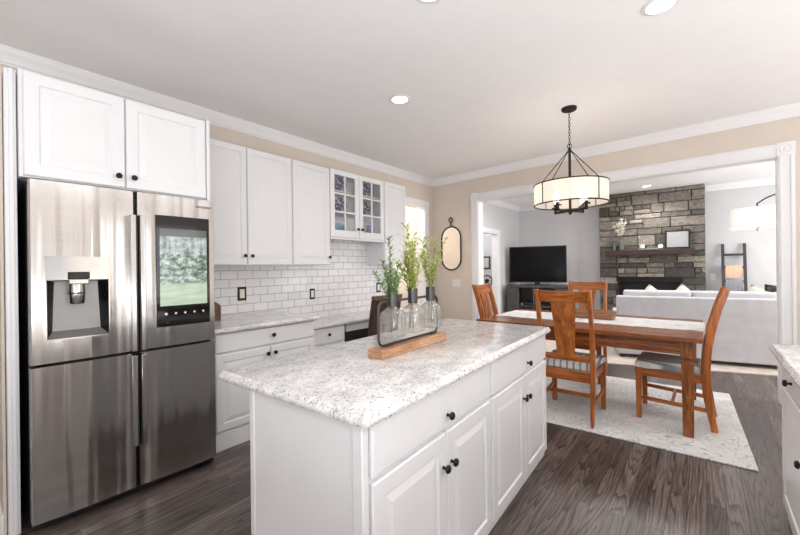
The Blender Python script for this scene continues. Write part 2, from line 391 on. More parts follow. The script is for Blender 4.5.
def knob(parent, x, z, yf):
    m = MB(); rot = Matrix.Translation((x, yf, z)) @ Matrix.Rotation(R(90), 4, 'X')
    m.lathe([(0.008, -0.001), (0.006, 0.004), (0.0055, 0.014), (0.0155, 0.018), (0.0165, 0.024), (0.012, 0.030), (0.003, 0.032)], 16, mat=rot)
    return m.build('knob', M['black'], parent, smooth=True)

# ------------------------------------------------------------------ room shell
CEIL = 2.806
XW = -3.497
YB, YW = 5.286, R(-2.81)
box('floor', M['floor'], None, (-5.6, 3.6, -3.1, 9.6, -0.05, 0)); struct(bpy.data.objects['floor'])
struct(box('ceiling', M['ceil'], None, (-5.6, 4.0, -3.0, 9.6, CEIL, CEIL+0.05)))
# left wall with the doorway near the corner
m = MB(); m.box(XW-0.13, XW, -3.0, 4.22, 0, CEIL); m.box(XW-0.13, XW, 4.22, 5.06, 2.34, CEIL); m.box(XW-0.13, XW, 5.06, 5.42, 0, CEIL)
struct(m.build('wall_left', M['beige']))
# right wall of the kitchen with two window openings (behind the camera's right shoulder)
m = MB(); RX = 3.35
m.box(RX, RX+0.13, -3.0, 0.3, 0, CEIL); m.box(RX, RX+0.13, 1.2, 2.0, 0, CEIL); m.box(RX, RX+0.13, 3.3, 5.1, 0, CEIL)
for a, b in ((0.3, 1.2), (2.0, 3.3)): m.box(RX, RX+0.13, a, b, 0, 0.75); m.box(RX, RX+0.13, a, b, 2.25, CEIL)
struct(m.build('wall_right', M['beige']))
# rear wall with a wide glazed opening (behind the camera)
m = MB(); m.box(-3.5, -0.6, -3.13, -3.0, 0, CEIL); m.box(2.4, 3.48, -3.13, -3.0, 0, CEIL); m.box(-0.6, 2.4, -3.13, -3.0, 2.2, CEIL)
struct(m.build('wall_rear', M['beige']))
# back wall with the wide cased opening (local frame: x along the wall)
def back_frame(name, label=None):
    pass
BW = Matrix.Translation((XW, YB, 0)) @ Matrix.Rotation(YW, 4, 'Z')
OX0, OX1, OZ = 0.845, 4.055, 2.36
m = MB()
m.box(-0.0, OX0, 0, 0.13, 0, CEIL, BW); m.box(OX0, OX1, 0, 0.13, OZ, CEIL, BW); m.box(OX1, 7.3, 0, 0.13, 0, CEIL, BW)
struct(m.build('wall_back', M['beige']))
m = MB()   # jamb lining
m.box(OX0, OX0+0.018, -0.004, 0.134, 0, OZ, BW); m.box(OX1-0.018, OX1, -0.004, 0.134, 0, OZ, BW); m.box(OX0, OX1, -0.004, 0.134, OZ-0.018, OZ, BW)
struct(m.build('trim_1', M['trim'], None, 0.003))
m = MB()   # casing with fluted face and corner blocks
CW = 0.115
def casing(a):
    m.box(*a, BW)
for x0 in (OX0-CW+0.012, OX1-0.012):
    m.box(x0, x0+CW, -0.020, 0.0, 0, OZ-0.01, BW); m.box(x0+0.012, x0+0.03, -0.027, -0.018, 0, OZ-0.01, BW); m.box(x0+CW-0.03, x0+CW-0.012, -0.027, -0.018, 0, OZ-0.01, BW)
    m.box(x0-0.004, x0+CW+0.004, -0.030, 0, OZ-0.012, OZ+CW, BW)
    rot = BW @ Matrix.Translation((x0+CW/2, -0.030, OZ+CW/2-0.006)) @ Matrix.Rotation(R(90), 4, 'X')
    m.lathe([(0.046, -0.002), (0.046, 0.004), (0.036, 0.006), (0.032, 0.001), (0.02, 0.001), (0.014, 0.006), (0.004, 0.007)], 24, mat=rot)
m.box(OX0+0.01, OX1-0.01, -0.020, 0.0, OZ-0.012, OZ+CW-0.006, BW); m.box(OX0+0.01, OX1-0.01, -0.027, -0.018, OZ+0.002, OZ+0.02, BW); m.box(OX0+0.01, OX1-0.01, -0.027, -0.018, OZ+CW-0.03, OZ+CW-0.012, BW)
struct(m.build('trim_2', M['trim'], None, 0.003))
# crown mouldings
CROWN = [(0, -0.108), (0.008, -0.108), (0.011, -0.096), (0.018, -0.092), (0.026, -0.066), (0.040, -0.044), (0.050, -0.030), (0.054, -0.016), (0.058, -0.014), (0.058, 0), (0, 0)]
m = MB(); m.sweep(CROWN, (XW, -3, CEIL), (XW, 5.33, CEIL), (1, 0, 0))
e = BW.to_3x3()
m.sweep(CROWN, BW @ Vector((0, 0, CEIL)), BW @ Vector((7.3, 0, CEIL)), e @ Vector((0, -1, 0)))
struct(m.build('trim_3', M['trim'], None, 0.0, True))
# doorway casing in the left wall
m = MB()
for y0 in (5.045, 4.135): m.box(XW, XW+0.018, y0, y0+0.10, 0, 2.335); 
m.box(XW, XW+0.020, 4.12, 5.16, 2.33, 2.425); m.box(XW-0.14, XW+0.004, 5.035, 5.06, 0, 2.345); m.box(XW-0.14, XW+0.004, 4.22, 4.24, 0, 2.345); m.box(XW-0.14, XW+0.004, 4.22, 5.06, 2.32, 2.345)
struct(m.build('trim_4', M['trim'], None, 0.003))
# hallway beyond the doorway
m = MB(); m.box(-4.85, -4.75, 2.6, 6.9, 0, CEIL); m.box(-4.75, XW-0.13, 6.8, 6.9, 0, CEIL); m.box(-4.75, XW-0.13, 2.6, 2.7, 0, CEIL)
struct(m.build('wall_hall', M['hall']))
# living room shell
LX, LY = -3.52, 9.2
m = MB(); m.box(LX-0.12, LX, 5.40, 7.12, 0, CEIL); m.box(LX-0.12, LX, 7.12, 7.90, 2.06, CEIL); m.box(LX-0.12, LX, 7.90, LY, 0, CEIL)
struct(m.build('wall_living_left', M['grey']))
struct(MB().box(LX-0.12, 4.0, LY, LY+0.12, 0, CEIL).build('wall_living_back', M['grey']))
m = MB(); m.box(-5.3, -5.2, 6.9, 9.3, 0, CEIL); m.box(-5.2, LX-0.12, 9.2, 9.3, 0, CEIL)
struct(m.build('wall_den', M['grey']))
m = MB()
for y0 in (7.02, 7.89): m.box(LX, LX+0.02, y0, y0+0.11, 0, 2.05)
m.box(LX, LX+0.022, 7.0, 8.02, 2.05, 2.16); m.box(LX-0.13, LX+0.003, 7.12, 7.14, 0, 2.06); m.box(LX-0.13, LX+0.003, 7.88, 7.90, 0, 2.06)
struct(m.build('trim_5', M['trim'], None, 0.003))
m = MB(); m.sweep(CROWN, (LX, 5.4, CEIL), (LX, LY, CEIL), (1, 0, 0)); m.sweep(CROWN, (LX, LY, CEIL), (-1.69, LY, CEIL), (0, -1, 0)); m.sweep(CROWN, (0.03, LY, CEIL), (4.0, LY, CEIL), (0, -1, 0))
struct(m.build('trim_6', M['trim'], None, 0, True))
m = MB(); m.box(XW, XW+0.015, -3, 0.17, 0, 0.13); struct(m.build('baseboard_left', M['trim'], None, 0.003))
m = MB(); m.box(0.0, OX0-CW+0.01, -0.015, 0, 0, 0.13, BW); m.box(OX1+CW-0.01, 7.3, -0.015, 0, 0, 0.13, BW); struct(m.build('baseboard_back', M['trim'], None, 0.003))
m = MB(); m.box(LX, -1.7, LY-0.015, LY, 0, 0.13); m.box(0.03, 4, LY-0.015, LY, 0, 0.13); struct(m.build('baseboard_living', M['trim'], None, 0.003))
# tiled backsplash
box('wall_backsplash', M['tile'], None, (XW, XW+0.010, 1.18, 4.10, 0.74, 1.72)); struct(bpy.data.objects['wall_backsplash'])
# living room carpet
m = MB(); pts = [(-3.5, 5.46), (-1.1, 5.72), (0.64, 6.30), (3.5, 7.2), (3.5, 8.86), (-3.5, 8.86)]
m.loft([[Vector((x, y, 0.0)) for x, y in pts], [Vector((x, y, 0.012)) for x, y in pts]])
o = m.build('carpet', M['carpet']); tag(o, 'beige carpet covering the living room floor under the sofa', 'carpet')

# ------------------------------------------------------------------ ceiling fixtures
def downlight(x, y, label, pw=12):
    t = thing('recessed_ceiling_light', (x, y, CEIL), 0, label, 'ceiling light', 'recessed ceiling lights')
    m = MB(); m.lathe([(0.066, -0.004), (0.070, -0.010), (0.090, -0.006), (0.094, 0.0)], 32); m.build('trim_ring', M['trim'], t, smooth=True)
    m = MB(); m.lathe([(0.003, -0.0065), (0.067, -0.006), (0.067, -0.002)], 32); m.build('lens', M['lens'], t, smooth=True)
    l = bpy.data.lights.new('downlight_glow', 'SPOT'); l.energy = pw; l.spot_size = R(150); l.spot_blend = 0.8; l.shadow_soft_size = 0.06; l.color = (1, 0.95, 0.88)
    lo = bpy.data.objects.new('downlight_glow', l); C.objects.link(lo); lo.location = (x, y, CEIL-0.03)
downlight(-2.01, 2.542, 'round white recessed ceiling light above the gap between island and wall cabinets')
downlight(-0.174, 2.60, 'round white recessed ceiling light cut by the top edge, right of the pendant')
downlight(-1.10, 1.655, 'round white recessed ceiling light over the island, barely inside the top edge')
downlight(-0.80, 8.38, 'small recessed ceiling light washing the stone chimney breast', 75)

# ------------------------------------------------------------------ refrigerator surround
t = thing('end_panel', (-3.49, 0.203, 0), 0, 'tall white end panel at the left side of the refrigerator', 'panel')
box('panel_board', M['cab'], t, (0, 0.81, -0.020, 0.025, 0, 2.372), 0.004)
box('front_bead', M['cab'], t, (0.81, 0.816, -0.004, 0.014, 0, 2.372), 0.002)
struct(MB().box(XW, -2.72, 0.168, 0.180, 0, 2.37).build('wall_stub', M['beige']))
struct(MB().box(XW, -2.715, 0.156, 0.168, 0, 0.11).build('baseboard_stub', M['trim'], None, 0.002))
FC = thing('wall_cabinet', (-2.625, 0.232, 0), R(90), 'wide white two-door cabinet over the refrigerator', 'cabinet')
W = 0.945
box('cabinet_body', M['cab'], FC, (0, W, 0.022, 0.84, 1.825, 2.374), 0.003)
for i, (a, b) in enumerate([(0.015, 0.448), (0.455, 0.918)]):
    d = MB().raised(a, b, 1.832, 2.366, 0.0, 0.022, 0.06).build('door', M['cab'], FC)
    knob(d, b-0.035 if i == 0 else a+0.035, 1.895, 0.0)
box('side_board', M['cab'], FC, (W-0.022, W, -0.004, 0.84, 1.20, 2.376), 0.003)

# ------------------------------------------------------------------ refrigerator
FR = thing('refrigerator', (-2.588, 0.256, 0), R(89.14), 'large four-door stainless steel refrigerator with screen and water dispenser', 'refrigerator')
FW = 0.930
box('case', M['dark_case'], FR, (0.004, FW-0.004, 0.085, 0.80, 0.03, 1.78), 0.004)
box('toe_grille', M['blackp'], FR, (0.01, FW-0.01, 0.05, 0.2, 0.012, 0.06))
box('hinge_cover', M['blackp'], FR, (0.0, 0.05, 0.03, 0.14, 1.78, 1.80), 0.004)
GX = 0.462
def curved_door(name, x0, x1, z0, z1, hole=None):
    m = MB(); n = 10
    def yf(x): u = (x-x0)/(x1-x0)*2-1; return 0.008*u*u + (0.012 if abs(u) > 0.97 else 0)*((abs(u)-0.97)/0.03)
    xs = [x0+(x1-x0)*i/n for i in range(n+1)]
    xs = sorted(set(xs + [x0+0.007, x1-0.007] + ([hole[0], hole[1]] if hole else [])))
    zs = [z0, z1] if not hole else [z0, hole[2], hole[3], z1]
    V = {}
    def vert(i, j, k): 
        if (i, j, k) not in V: V[(i, j, k)] = m.bm.verts.new((xs[i], yf(xs[i]) if k == 0 else 0.075, zs[j]))
        return V[(i, j, k)]
    for j in range(len(zs)-1):
        for i in range(len(xs)-1):
            if hole and j == 1 and hole[0]-1e-6 <= xs[i] and xs[i+1] <= hole[1]+1e-6: continue
            m.bm.faces.new([vert(i, j, 0), vert(i+1, j, 0), vert(i+1, j+1, 0), vert(i, j+1, 0)])
    nx, nz = len(xs)-1, len(zs)-1
    for i in range(nx):
        for j in (0, nz): m.bm.faces.new([vert(i, j, 0), vert(i+1, j, 0), vert(i+1, j, 1), vert(i, j, 1)])
    for j in range(nz):
        for i in (0, nx): m.bm.faces.new([vert(i, j, 0), vert(i, j+1, 0), vert(i, j+1, 1), vert(i, j, 1)])
    m.bm.faces.new([vert(i, 0, 1) for i in range(nx+1)] + [vert(nx, nz, 1)] + [vert(i, nz, 1) for i in range(nx-1, -1, -1)]) if not hole else None
    return m.build(name, M['steel'], FR, smooth=True)
ZS0, ZS1, ZT = 0.848, 0.864, 1.81
HB = 0.052
doorUL = curved_door('door', 0.003, GX-0.004, ZS1, ZT, (0.066, 0.328, 0.985, 1.415))
doorUR = curved_door('door', GX+0.004, FW-0.003, ZS1, ZT)
doorLL = curved_door('door', 0.003, GX-0.004, 0.055, ZS0)
doorLR = curved_door('door', GX+0.004, FW-0.003, 0.055, ZS0)
# full-length pull rails along the centre gap, one per door
for d, x0, z0, z1 in ((doorUL, GX-0.038, ZS1+0.004, 1.665), (doorUR, GX+0.010, ZS1+0.004, 1.665), (doorLL, GX-0.038, 0.315, ZS0-0.004), (doorLR, GX+0.010, 0.315, ZS0-0.004)):
    x1 = x0+0.028
    h = MB(); h.box(x0, x1, -0.048, -0.034, z0, z1)
    h.box(x0 if x0 < GX else x1-0.008, x0+0.008 if x0 < GX else x1, -0.040, 0.012, z0, z1)
    h.build('handle', M['steel'], d, 0.003)
    g = MB(); g.box(GX-0.0095 if x0 < GX else GX+0.004, GX-0.004 if x0 < GX else GX+0.0095, -0.046, 0.01, z0, z1); g.build('gasket', M['blackp'], d)
# water dispenser
D = box('dispenser', M['chrome'], doorUL, (0.066, 0.328, -0.001, 0.006, 1.292, 1.415), 0.002)
m = MB(); y0, y1 = 0.008, 0.070
m.face([(0.066, y0, 1.292), (0.328, y0, 1.292), (0.290, y1, 1.285), (0.104, y1, 1.285)])
m.face([(0.104, y1, 1.285), (0.290, y1, 1.285), (0.300, y1-0.01, 1.02), (0.094, y1-0.01, 1.02)])
m.face([(0.094, y1-0.01, 1.02), (0.300, y1-0.01, 1.02), (0.328, y0, 0.985), (0.066, y0, 0.985)])
m.build('dispenser_niche', M['niche'], doorUL)
m = MB(); m.face([(0.066, y0, 0.985), (0.066, y0, 1.292), (0.104, y1, 1.285), (0.094, y1-0.01, 1.02)]); m.build('niche_side', M['glossblack'], doorUL); m = MB(); m.face([(0.328, y0, 0.985), (0.300, y1-0.01, 1.02), (0.290, y1, 1.285), (0.328, y0, 1.292)])
m.build('niche_side', M['glossblack'], doorUL)
m = MB()
for a in ((0.062, 0.067, 0.98, 1.42), (0.327, 0.332, 0.98, 1.42)): m.box(a[0], a[1], -0.003, 0.008, a[2], a[3])
m.box(0.062, 0.332, -0.003, 0.008, 1.413, 1.419); m.box(0.062, 0.332, -0.003, 0.01, 0.979, 0.986)
m.build('dispenser_frame', M['chrome'], doorUL)
box('control_panel', M['glossblack'], doorUL, (0.150, 0.243, -0.006, 0.02, 1.297, 1.336), 0.003)
m = MB(); m.box(0.155, 0.238, -0.012, 0.03, 1.270, 1.297); m.build('nozzle_block', M['chrome'], doorUL, 0.004)
m = MB(); m.lathe([(0.034, 0.055), (0.036, 0.02), (0.034, -0.045), (0.030, -0.052)], 24, (0.192, 0.028, 1.215)); m.build('paddle', M['chrome'], doorUL, smooth=True)
m = MB(); m.lathe([(0.0368, -0.004), (0.0375, 0.0), (0.0368, 0.004)], 24, (0.192, 0.028, 1.222)); m.build('paddle_band', M['blackp'], doorUL, smooth=True)
# touch screen
S = box('screen', M['glossblack'], doorUR, (0.566, 0.887, -0.003, 0.012, 0.985, 1.683), 0.003)
box('painted_reflection', M['painted_reflection'], S, (0.586, 0.868, -0.0045, -0.002, 1.115, 1.600))  # window reflection painted on the black glass, made to glow
for i in range(5):
    m = MB(); rot = Matrix.Translation((0.618+0.056*i, -0.0035, 1.065)) @ Matrix.Rotation(R(90), 4, 'X'); m.lathe([(0.0005, 0.0), (0.007 if i != 0 else 0.009, 0.0), (0.006, 0.0008)], 12, mat=rot)
    m.build('touch_icon', M['plate_white'], S)
m = MB(); rot = Matrix.Translation((0.625, -0.0035, 1.010)) @ Matrix.Rotation(R(90), 4, 'X'); m.lathe([(0.004, 0.0), (0.006, 0.0), (0.006, 0.0006)], 12, mat=rot); m.build('touch_icon', M['gunmetal'], S)
tc = bpy.data.curves.new('brand_lettering', 'FONT'); tc.body = 'SAMSUNG'; tc.size = 0.021; tc.extrude = 0.0004; tc.align_x = 'RIGHT'; tc.space_character = 1.15
to = bpy.data.objects.new('brand_lettering', tc); C.objects.link(to); to.parent = doorUR; to.location = (0.908, 0.0005, 1.752); to.rotation_euler = (R(90), 0, 0); 
tm = bpy.data.meshes.new_from_object(to.evaluated_get(bpy.context.evaluated_depsgraph_get())); bpy.data.objects.remove(to)
to = bpy.data.objects.new('brand_lettering', tm); C.objects.link(to); to.parent = doorUR; to.location = (0.908, 0.0005, 1.752); to.rotation_euler = (R(90), 0, 0); tm.materials.clear(); tm.materials.append(M['ink'])

# ------------------------------------------------------------------ wall cabinets (frame: x = world Y, front towards +X)
UX = -3.167
def cab_thing(name, y, label, cat='cabinet', group=None, x=UX): return thing(name, (x, y, 0), R(90), label, cat, group)
UG = 'white wall cabinets over the backsplash'
t = cab_thing('wall_cabinet', 1.265, 'white two-door wall cabinet right beside the refrigerator', group=UG)
box('cabinet_body', M['cab'], t, (0, 0.971, 0.02, 0.325, 1.375, 2.452), 0.002)
for i, (a, b) in enumerate([(0.005, 0.483), (0.491, 0.968)]):
    d = MB().raised(a, b, 1.380, 2.449, 0, 0.02, 0.055).build('door', M['cab'], t); knob(d, b-0.028 if i == 0 else a+0.034, 1.462, 0)
t = cab_thing('wall_cabinet', 2.240, 'white single-door wall cabinet left of the glass-fronted cabinet', group=UG)
box('cabinet_body', M['cab'], t, (0, 0.492, 0.02, 0.325, 1.375, 2.452), 0.002)
d = MB().raised(0.006, 0.487, 1.380, 2.449, 0, 0.02, 0.055).build('door', M['cab'], t); knob(d, 0.470, 1.462, 0)
# glass-fronted cabinet
t = cab_thing('glass_cabinet', 2.735, 'short white wall cabinet with two glass doors in a six-pane grid', 'cabinet', UG)
GWd, z0, z1 = 0.912, 1.690, 2.462
m = MB(); m.box(0, 0.018, 0.02, 0.325, z0, z1); m.box(GWd-0.018, GWd, 0.02, 0.325, z0, z1); m.box(0, GWd, 0.02, 0.325, z0, z0+0.02); m.box(0, GWd, 0.02, 0.325, z1-0.02, z1); m.box(0, GWd, 0.31, 0.325, z0, z1)
m.build('cabinet_body', M['cab'], t)
for zz in (1.985, 2.225): box('shelf', M['cab'], t, (0.018, GWd-0.018, 0.05, 0.31, zz, zz+0.016))
for i, (a, b) in enumerate([(0.006, 0.452), (0.460, 0.906)]):
    m = MB(); f = 0.062
    m.box(a, a+f, 0, 0.02, z0+0.004, z1-0.004); m.box(b-f, b, 0, 0.02, z0+0.004, z1-0.004); m.box(a+f, b-f, 0, 0.02, z0+0.004, z0+0.085); m.box(a+f, b-f, 0, 0.02, z1-0.062, z1-0.004)
    d = m.build('door', M['cab'], t, 0.003)
    m = MB(); mx = (a+b)/2; m.box(mx-0.010, mx+0.010, 0.002, 0.016, z0+0.085, z1-0.062)
    hz = (z1-0.062-z0-0.085)/3
    for q in (1, 2): m.box(a+f, b-f, 0.002, 0.016, z0+0.085+hz*q-0.010, z0+0.085+hz*q+0.010)
    m.build('muntin', M['cab'], d, 0.002)
    box('pane', M['pane'], d, (a+f, b-f, 0.010, 0.013, z0+0.085, z1-0.062))
    knob(d, b-0.030 if i == 0 else a+0.030, 1.800, 0)
box('light_rail', M['cab'], t, (0, GWd, 0.0, 0.025, z0-0.022, z0), 0.003)
# china behind the glass
def china_plate(y, z, label, r=0.095):
    t = thing('plate', (UX-0.21, y, z), R(-38), label, 'plate', 'china in the glass cabinet')
    m = MB(); rot = Matrix.Translation((0, 0, r)) @ Matrix.Rotation(R(78), 4, 'Y')
    m.lathe([(0.002, 0.004), (r*0.6, 0.004), (r*0.68, 0.010), (r, 0.020), (r, 0.024), (r*0.66, 0.014), (r*0.55, 0.009), (0.002, 0.009)], 32, mat=rot)
    m.build('dish', M['china'], t, smooth=True)
china_plate(3.055, 2.242, 'blue and white plate on the top shelf behind the left glass door')
china_plate(3.055, 2.002, 'blue and white plate on the middle shelf behind the left glass door')
china_plate(3.485, 2.242, 'dark blue plate on the top shelf behind the right glass door')
china_plate(3.485, 2.002, 'dark blue plate on the middle shelf behind the right glass door')
m = MB(); rot = Matrix.Translation((0, 0, 0.088)) @ Matrix.Rotation(R(76), 4, 'Y')
m.lathe([(0.002, 0.004), (0.05, 0.004), (0.083, 0.026), (0.085, 0.030), (0.05, 0.010), (0.002, 0.010)], 9, mat=rot)
o = m.build('dish', M['teal'], None, smooth=True); o.location = (UX-0.20, 3.035, 1.712); o.rotation_euler = (0, 0, R(-38))
tag(o, 'teal fan-shaped dish on the bottom shelf behind the left glass door', 'dish')
m = MB(); m.lathe([(0.03, 0), (0.045, 0.01), (0.05, 0.06), (0.035, 0.12), (0.028, 0.15), (0.036, 0.18), (0.033, 0.18), (0.024, 0.15)], 20, (UX-0.17, 3.535, 1.711)); tag(m.build('vase', M['cobalt'], None, smooth=True), 'small cobalt blue vase on the bottom shelf behind the right glass door', 'vase')
t = cab_thing('wall_cabinet', 3.652, 'narrow tall white wall cabinet nearest the hall doorway', group=UG)
box('cabinet_body', M['cab'], t, (0, 0.465, 0.02, 0.325, 1.385, 2.468), 0.002)
MB().raised(0.010, 0.455, 1.39, 2.464, 0, 0.02, 0.055).build('door', M['cab'], t)

# ------------------------------------------------------------------ base cabinets along the left wall
BX = -2.72
t = cab_thing('base_cabinet', 1.215, 'white base cabinet with one wide drawer and two doors beside refrigerator', 'cabinet', x=BX)
box('cabinet_body', M['cab'], t, (0, 0.94, 0.02, 0.76, 0.0, 0.872), 0.002)
dr = MB().slab(0.03, 0.93, 0.722, 0.862, 0).build('drawer', M['cab'], t); knob(dr, 0.50, 0.80, 0)
for i, (a, b) in enumerate([(0.03, 0.477), (0.485, 0.93)]):
    d = MB().raised(a, b, 0.145, 0.708, 0, 0.02, 0.055).build('door', M['cab'], t); knob(d, b-0.03 if i == 0 else a+0.03, 0.655, 0)
box('toe_board', M['cab'], t, (0, 0.94, 0.012, 0.03, 0, 0.125), 0.004)
def counter(name, a, label, loc, rz, round_=0.014):
    o = MB().box(*a).build(name, M['granite'], None, round_, seg=4); o.location = loc; o.rotation_euler = (0, 0, rz)
    return tag(o, label, 'countertop')
counter('countertop', (-0.005, 0.965, -0.037, 0.762, 0.872, 0.907), 'granite countertop over the base cabinet beside the refrigerator', (BX, 1.215, 0), R(90))
DX = -2.975
t = cab_thing('desk_cabinet', 2.165, 'low white built-in desk with a drawer and dark kneehole', 'desk', x=DX)
m = MB(); m.box(0, 0.60, 0.02, 0.50, 0.0, 0.735); m.build('cabinet_body', M['cab'], t, 0.002); box('side_unit', M['cab'], t, (1.55, 1.95, 0.02, 0.50, 0, 0.735), 0.002)
dr = MB().slab(0.03, 0.590, 0.565, 0.728, 0).build('drawer', M['cab'], t); knob(dr, 0.36, 0.655, 0)
MB().slab(0.62, 1.53, 0.645, 0.730, 0.004).build('apron', M['cab'], t)
box('kneehole_back', M['blackp'], t, (0.6, 1.55, 0.46, 0.50, 0, 0.64))  # black panel stands in for the shade inside the kneehole
MB().raised(0.03, 0.590, 0.12, 0.55, 0, 0.02, 0.05).build('door', M['cab'], t)
counter('countertop', (-0.02, 1.95, -0.03, 0.51, 0.735, 0.768), 'granite top of the lower built-in desk under the backsplash', (DX, 2.165, 0), R(90), 0.010)
# outlets and switches on the backsplash
def outlet(y, z, w_, h_, pm, im, label):
    t = thing('wall_outlet', (XW+0.010, y, z), R(90), label, 'outlet', 'outlets on the tiled backsplash')
    box('cover_plate', pm, t, (-w_/2, w_/2, -0.006, 0, -h_/2, h_/2), 0.002); box('insert', im, t, (-w_*0.28, w_*0.28, -0.009, -0.004, -h_*0.33, h_*0.33), 0.002)
outlet(1.86, 1.10, 0.09, 0.135, M['bronze'], M['cream_plate'], 'bronze-rimmed cream switch on the tiles, first right of the refrigerator')
outlet(2.72, 1.045, 0.072, 0.122, M['bronze'], M['plate_white'], 'dark outlet with white insert on the tiles under the single-door wall cabinet')
outlet(3.87, 1.065, 0.085, 0.132, M['blackp'], M['plate_white'], 'black outlet with white insert on the tiles, behind the leftmost plant')
# wooden block by the fridge
t = thing('knife_block', (-3.22, 1.37, 0.907), R(90), 'brown wooden slant-topped block on the counter beside the refrigerator', 'knife block')
m = MB(); pr = [(-0.12, 0), (0.12, 0), (0.12, 0.13), (-0.02, 0.225), (-0.12, 0.225)]
m.loft([[Vector((a, y, b)) for a, b in pr] for y in (-0.07, 0.07)]); m.build('block', M['brownwood'], t, 0.003)
box('plaque', M['blackp'], t, (0.0, 0.07, -0.074, -0.068, 0.075, 0.11), 0.002)

# ------------------------------------------------------------------ desk chair
t = thing('desk_chair', (-2.86, 2.985, 0), R(-90), 'dark wooden desk chair with solid back, behind the glass bottles', 'chair')
for sx in (-1, 1):
    m = MB(); m.loft([[Vector((sx*0.20+a*0.02, y+b*0.022, z)) for a, b in ((-1, -1), (1, -1), (1, 1), (-1, 1))] for y, z in ((0.27, 0), (0.22, 0.45), (0.245, 0.75), (0.30, 1.045))]); m.build('leg', M['darkwood'], t, 0.004)
    box('leg', M['darkwood'], t, (sx*0.19-0.02, sx*0.19+0.02, -0.21, -0.17, 0, 0.44), 0.004)
m = MB(); m.loft([[Vector((x, 0.245+dy+(z-0.75)*0.18, z)) for x, dy in ((-0.18, -0.01), (0.18, -0.01), (0.18, 0.01), (-0.18, 0.01))] for z in (0.55, 1.0)]); m.build('back_panel', M['darkwood'], t)
box('top_rail', M['brownwood'], t, (-0.225, 0.225, 0.275, 0.325, 1.005, 1.05), 0.006)
box('seat', M['darkwood'], t, (-0.22, 0.22, -0.22, 0.24, 0.44, 0.48), 0.01)

# ------------------------------------------------------------------ island
IL = thing('kitchen_island', (-0.7471, 0.768, 0), R(92.378), 'white kitchen island with two drawers over four raised-panel doors', 'island')
box('cabinet_body', M['cab'], IL, (0.035, 1.945, 0.048, 0.640, 0.0, 0.872), 0.002)
m = MB(); m.box(0.020, 0.05, 0.034, 0.075, 0, 0.872); m.build('corner_trim', M['cab'], IL, 0.003); box('corner_trim', M['cab'], IL, (0.026, 0.036, 0.615, 0.642, 0, 0.872), 0.003)
box('end_panel', M['cab'], IL, (0.031, 0.036, 0.075, 0.615, 0.0, 0.872))
for a, b, kx in ((0.060, 0.965, 0.525), (0.985, 1.935, 1.53)):
    d = MB().slab(a, b, 0.692, 0.860, 0.028).build('drawer', M['cab'], IL); knob(d, kx, 0.742, 0.028)
for i, (a, b) in enumerate([(0.060, 0.515), (0.522, 0.965), (0.985, 1.475), (1.482, 1.935)]):
    d = MB().raised(a, b, 0.050, 0.675, 0.028, 0.02, 0.058, 0.008).build('door', M['cab'], IL); knob(d, b-0.028 if i % 2 == 0 else a+0.030, 0.545, 0.028)
ct = MB()
def rrect(x0, x1, y0, y1, r, z, n=5):
    out = []
    for cx, cy, a0 in ((x1-r, y1-r, 0), (x0+r, y1-r, 90), (x0+r, y0+r, 180), (x1-r, y0+r, 270)):
        for k in range(n+1):
            a = R(a0+90*k/n); out.append(Vector((cx+r*math.cos(a), cy+r*math.sin(a), z)))
    return out
def edge_slab(x0, x1, y0, y1, z0, z1, r):
    m = MB(); h = z1-z0
    prof = [(0.012, z0), (0.004, z0+0.003), (0.0, z0+0.012), (0.002, z0+h*0.55), (0.007, z0+h*0.68), (0.008, z0+h*0.74), (0.012, z1-0.003), (0.018, z1)]
    m.loft([rrect(x0+i, x1-i, y0+i, y1-i, max(r-i, 0.004), z) for i, z in prof]); return m
o = edge_slab(0, 1.977, 0, 0.846, 0.868, 0.907, 0.020).build('countertop', M['granite'], None, smooth=True); o.location = (-0.7471, 0.768, 0); o.rotation_euler = (0, 0, R(92.378))
tag(o, 'large speckled granite countertop on the island', 'countertop')

# ------------------------------------------------------------------ right-hand counter
PX, PY = 0.302, 2.815
t = thing('base_cabinet', (PX, PY, 0), R(-90), 'white base cabinet at the right edge, opposite the island', 'cabinet')
box('cabinet_body', M['cab'], t, (0, 1.5, 0.02, 0.62, 0.0, 0.872), 0.003)
dr = MB().slab(0.03, 0.655, 0.722, 0.862, 0).build('drawer', M['cab'], t); knob(dr, 0.34, 0.785, 0)
for i, (a, b) in enumerate([(0.03, 0.655), (0.675, 1.06), (1.068, 1.46)]):
    d = MB().raised(a, b, 0.10, 0.708, 0, 0.02, 0.058).build('door', M['cab'], t); knob(d, a+0.03 if i == 2 else b-0.035, 0.525, 0)
o = edge_slab(-0.036, 1.6, -0.04, 0.66, 0.868, 0.907, 0.014).build('countertop', M['granite'], None, smooth=True); o.location = (PX, PY, 0); o.rotation_euler = (0, 0, R(-90))
tag(o, 'granite countertop corner at the right edge of the kitchen', 'countertop')

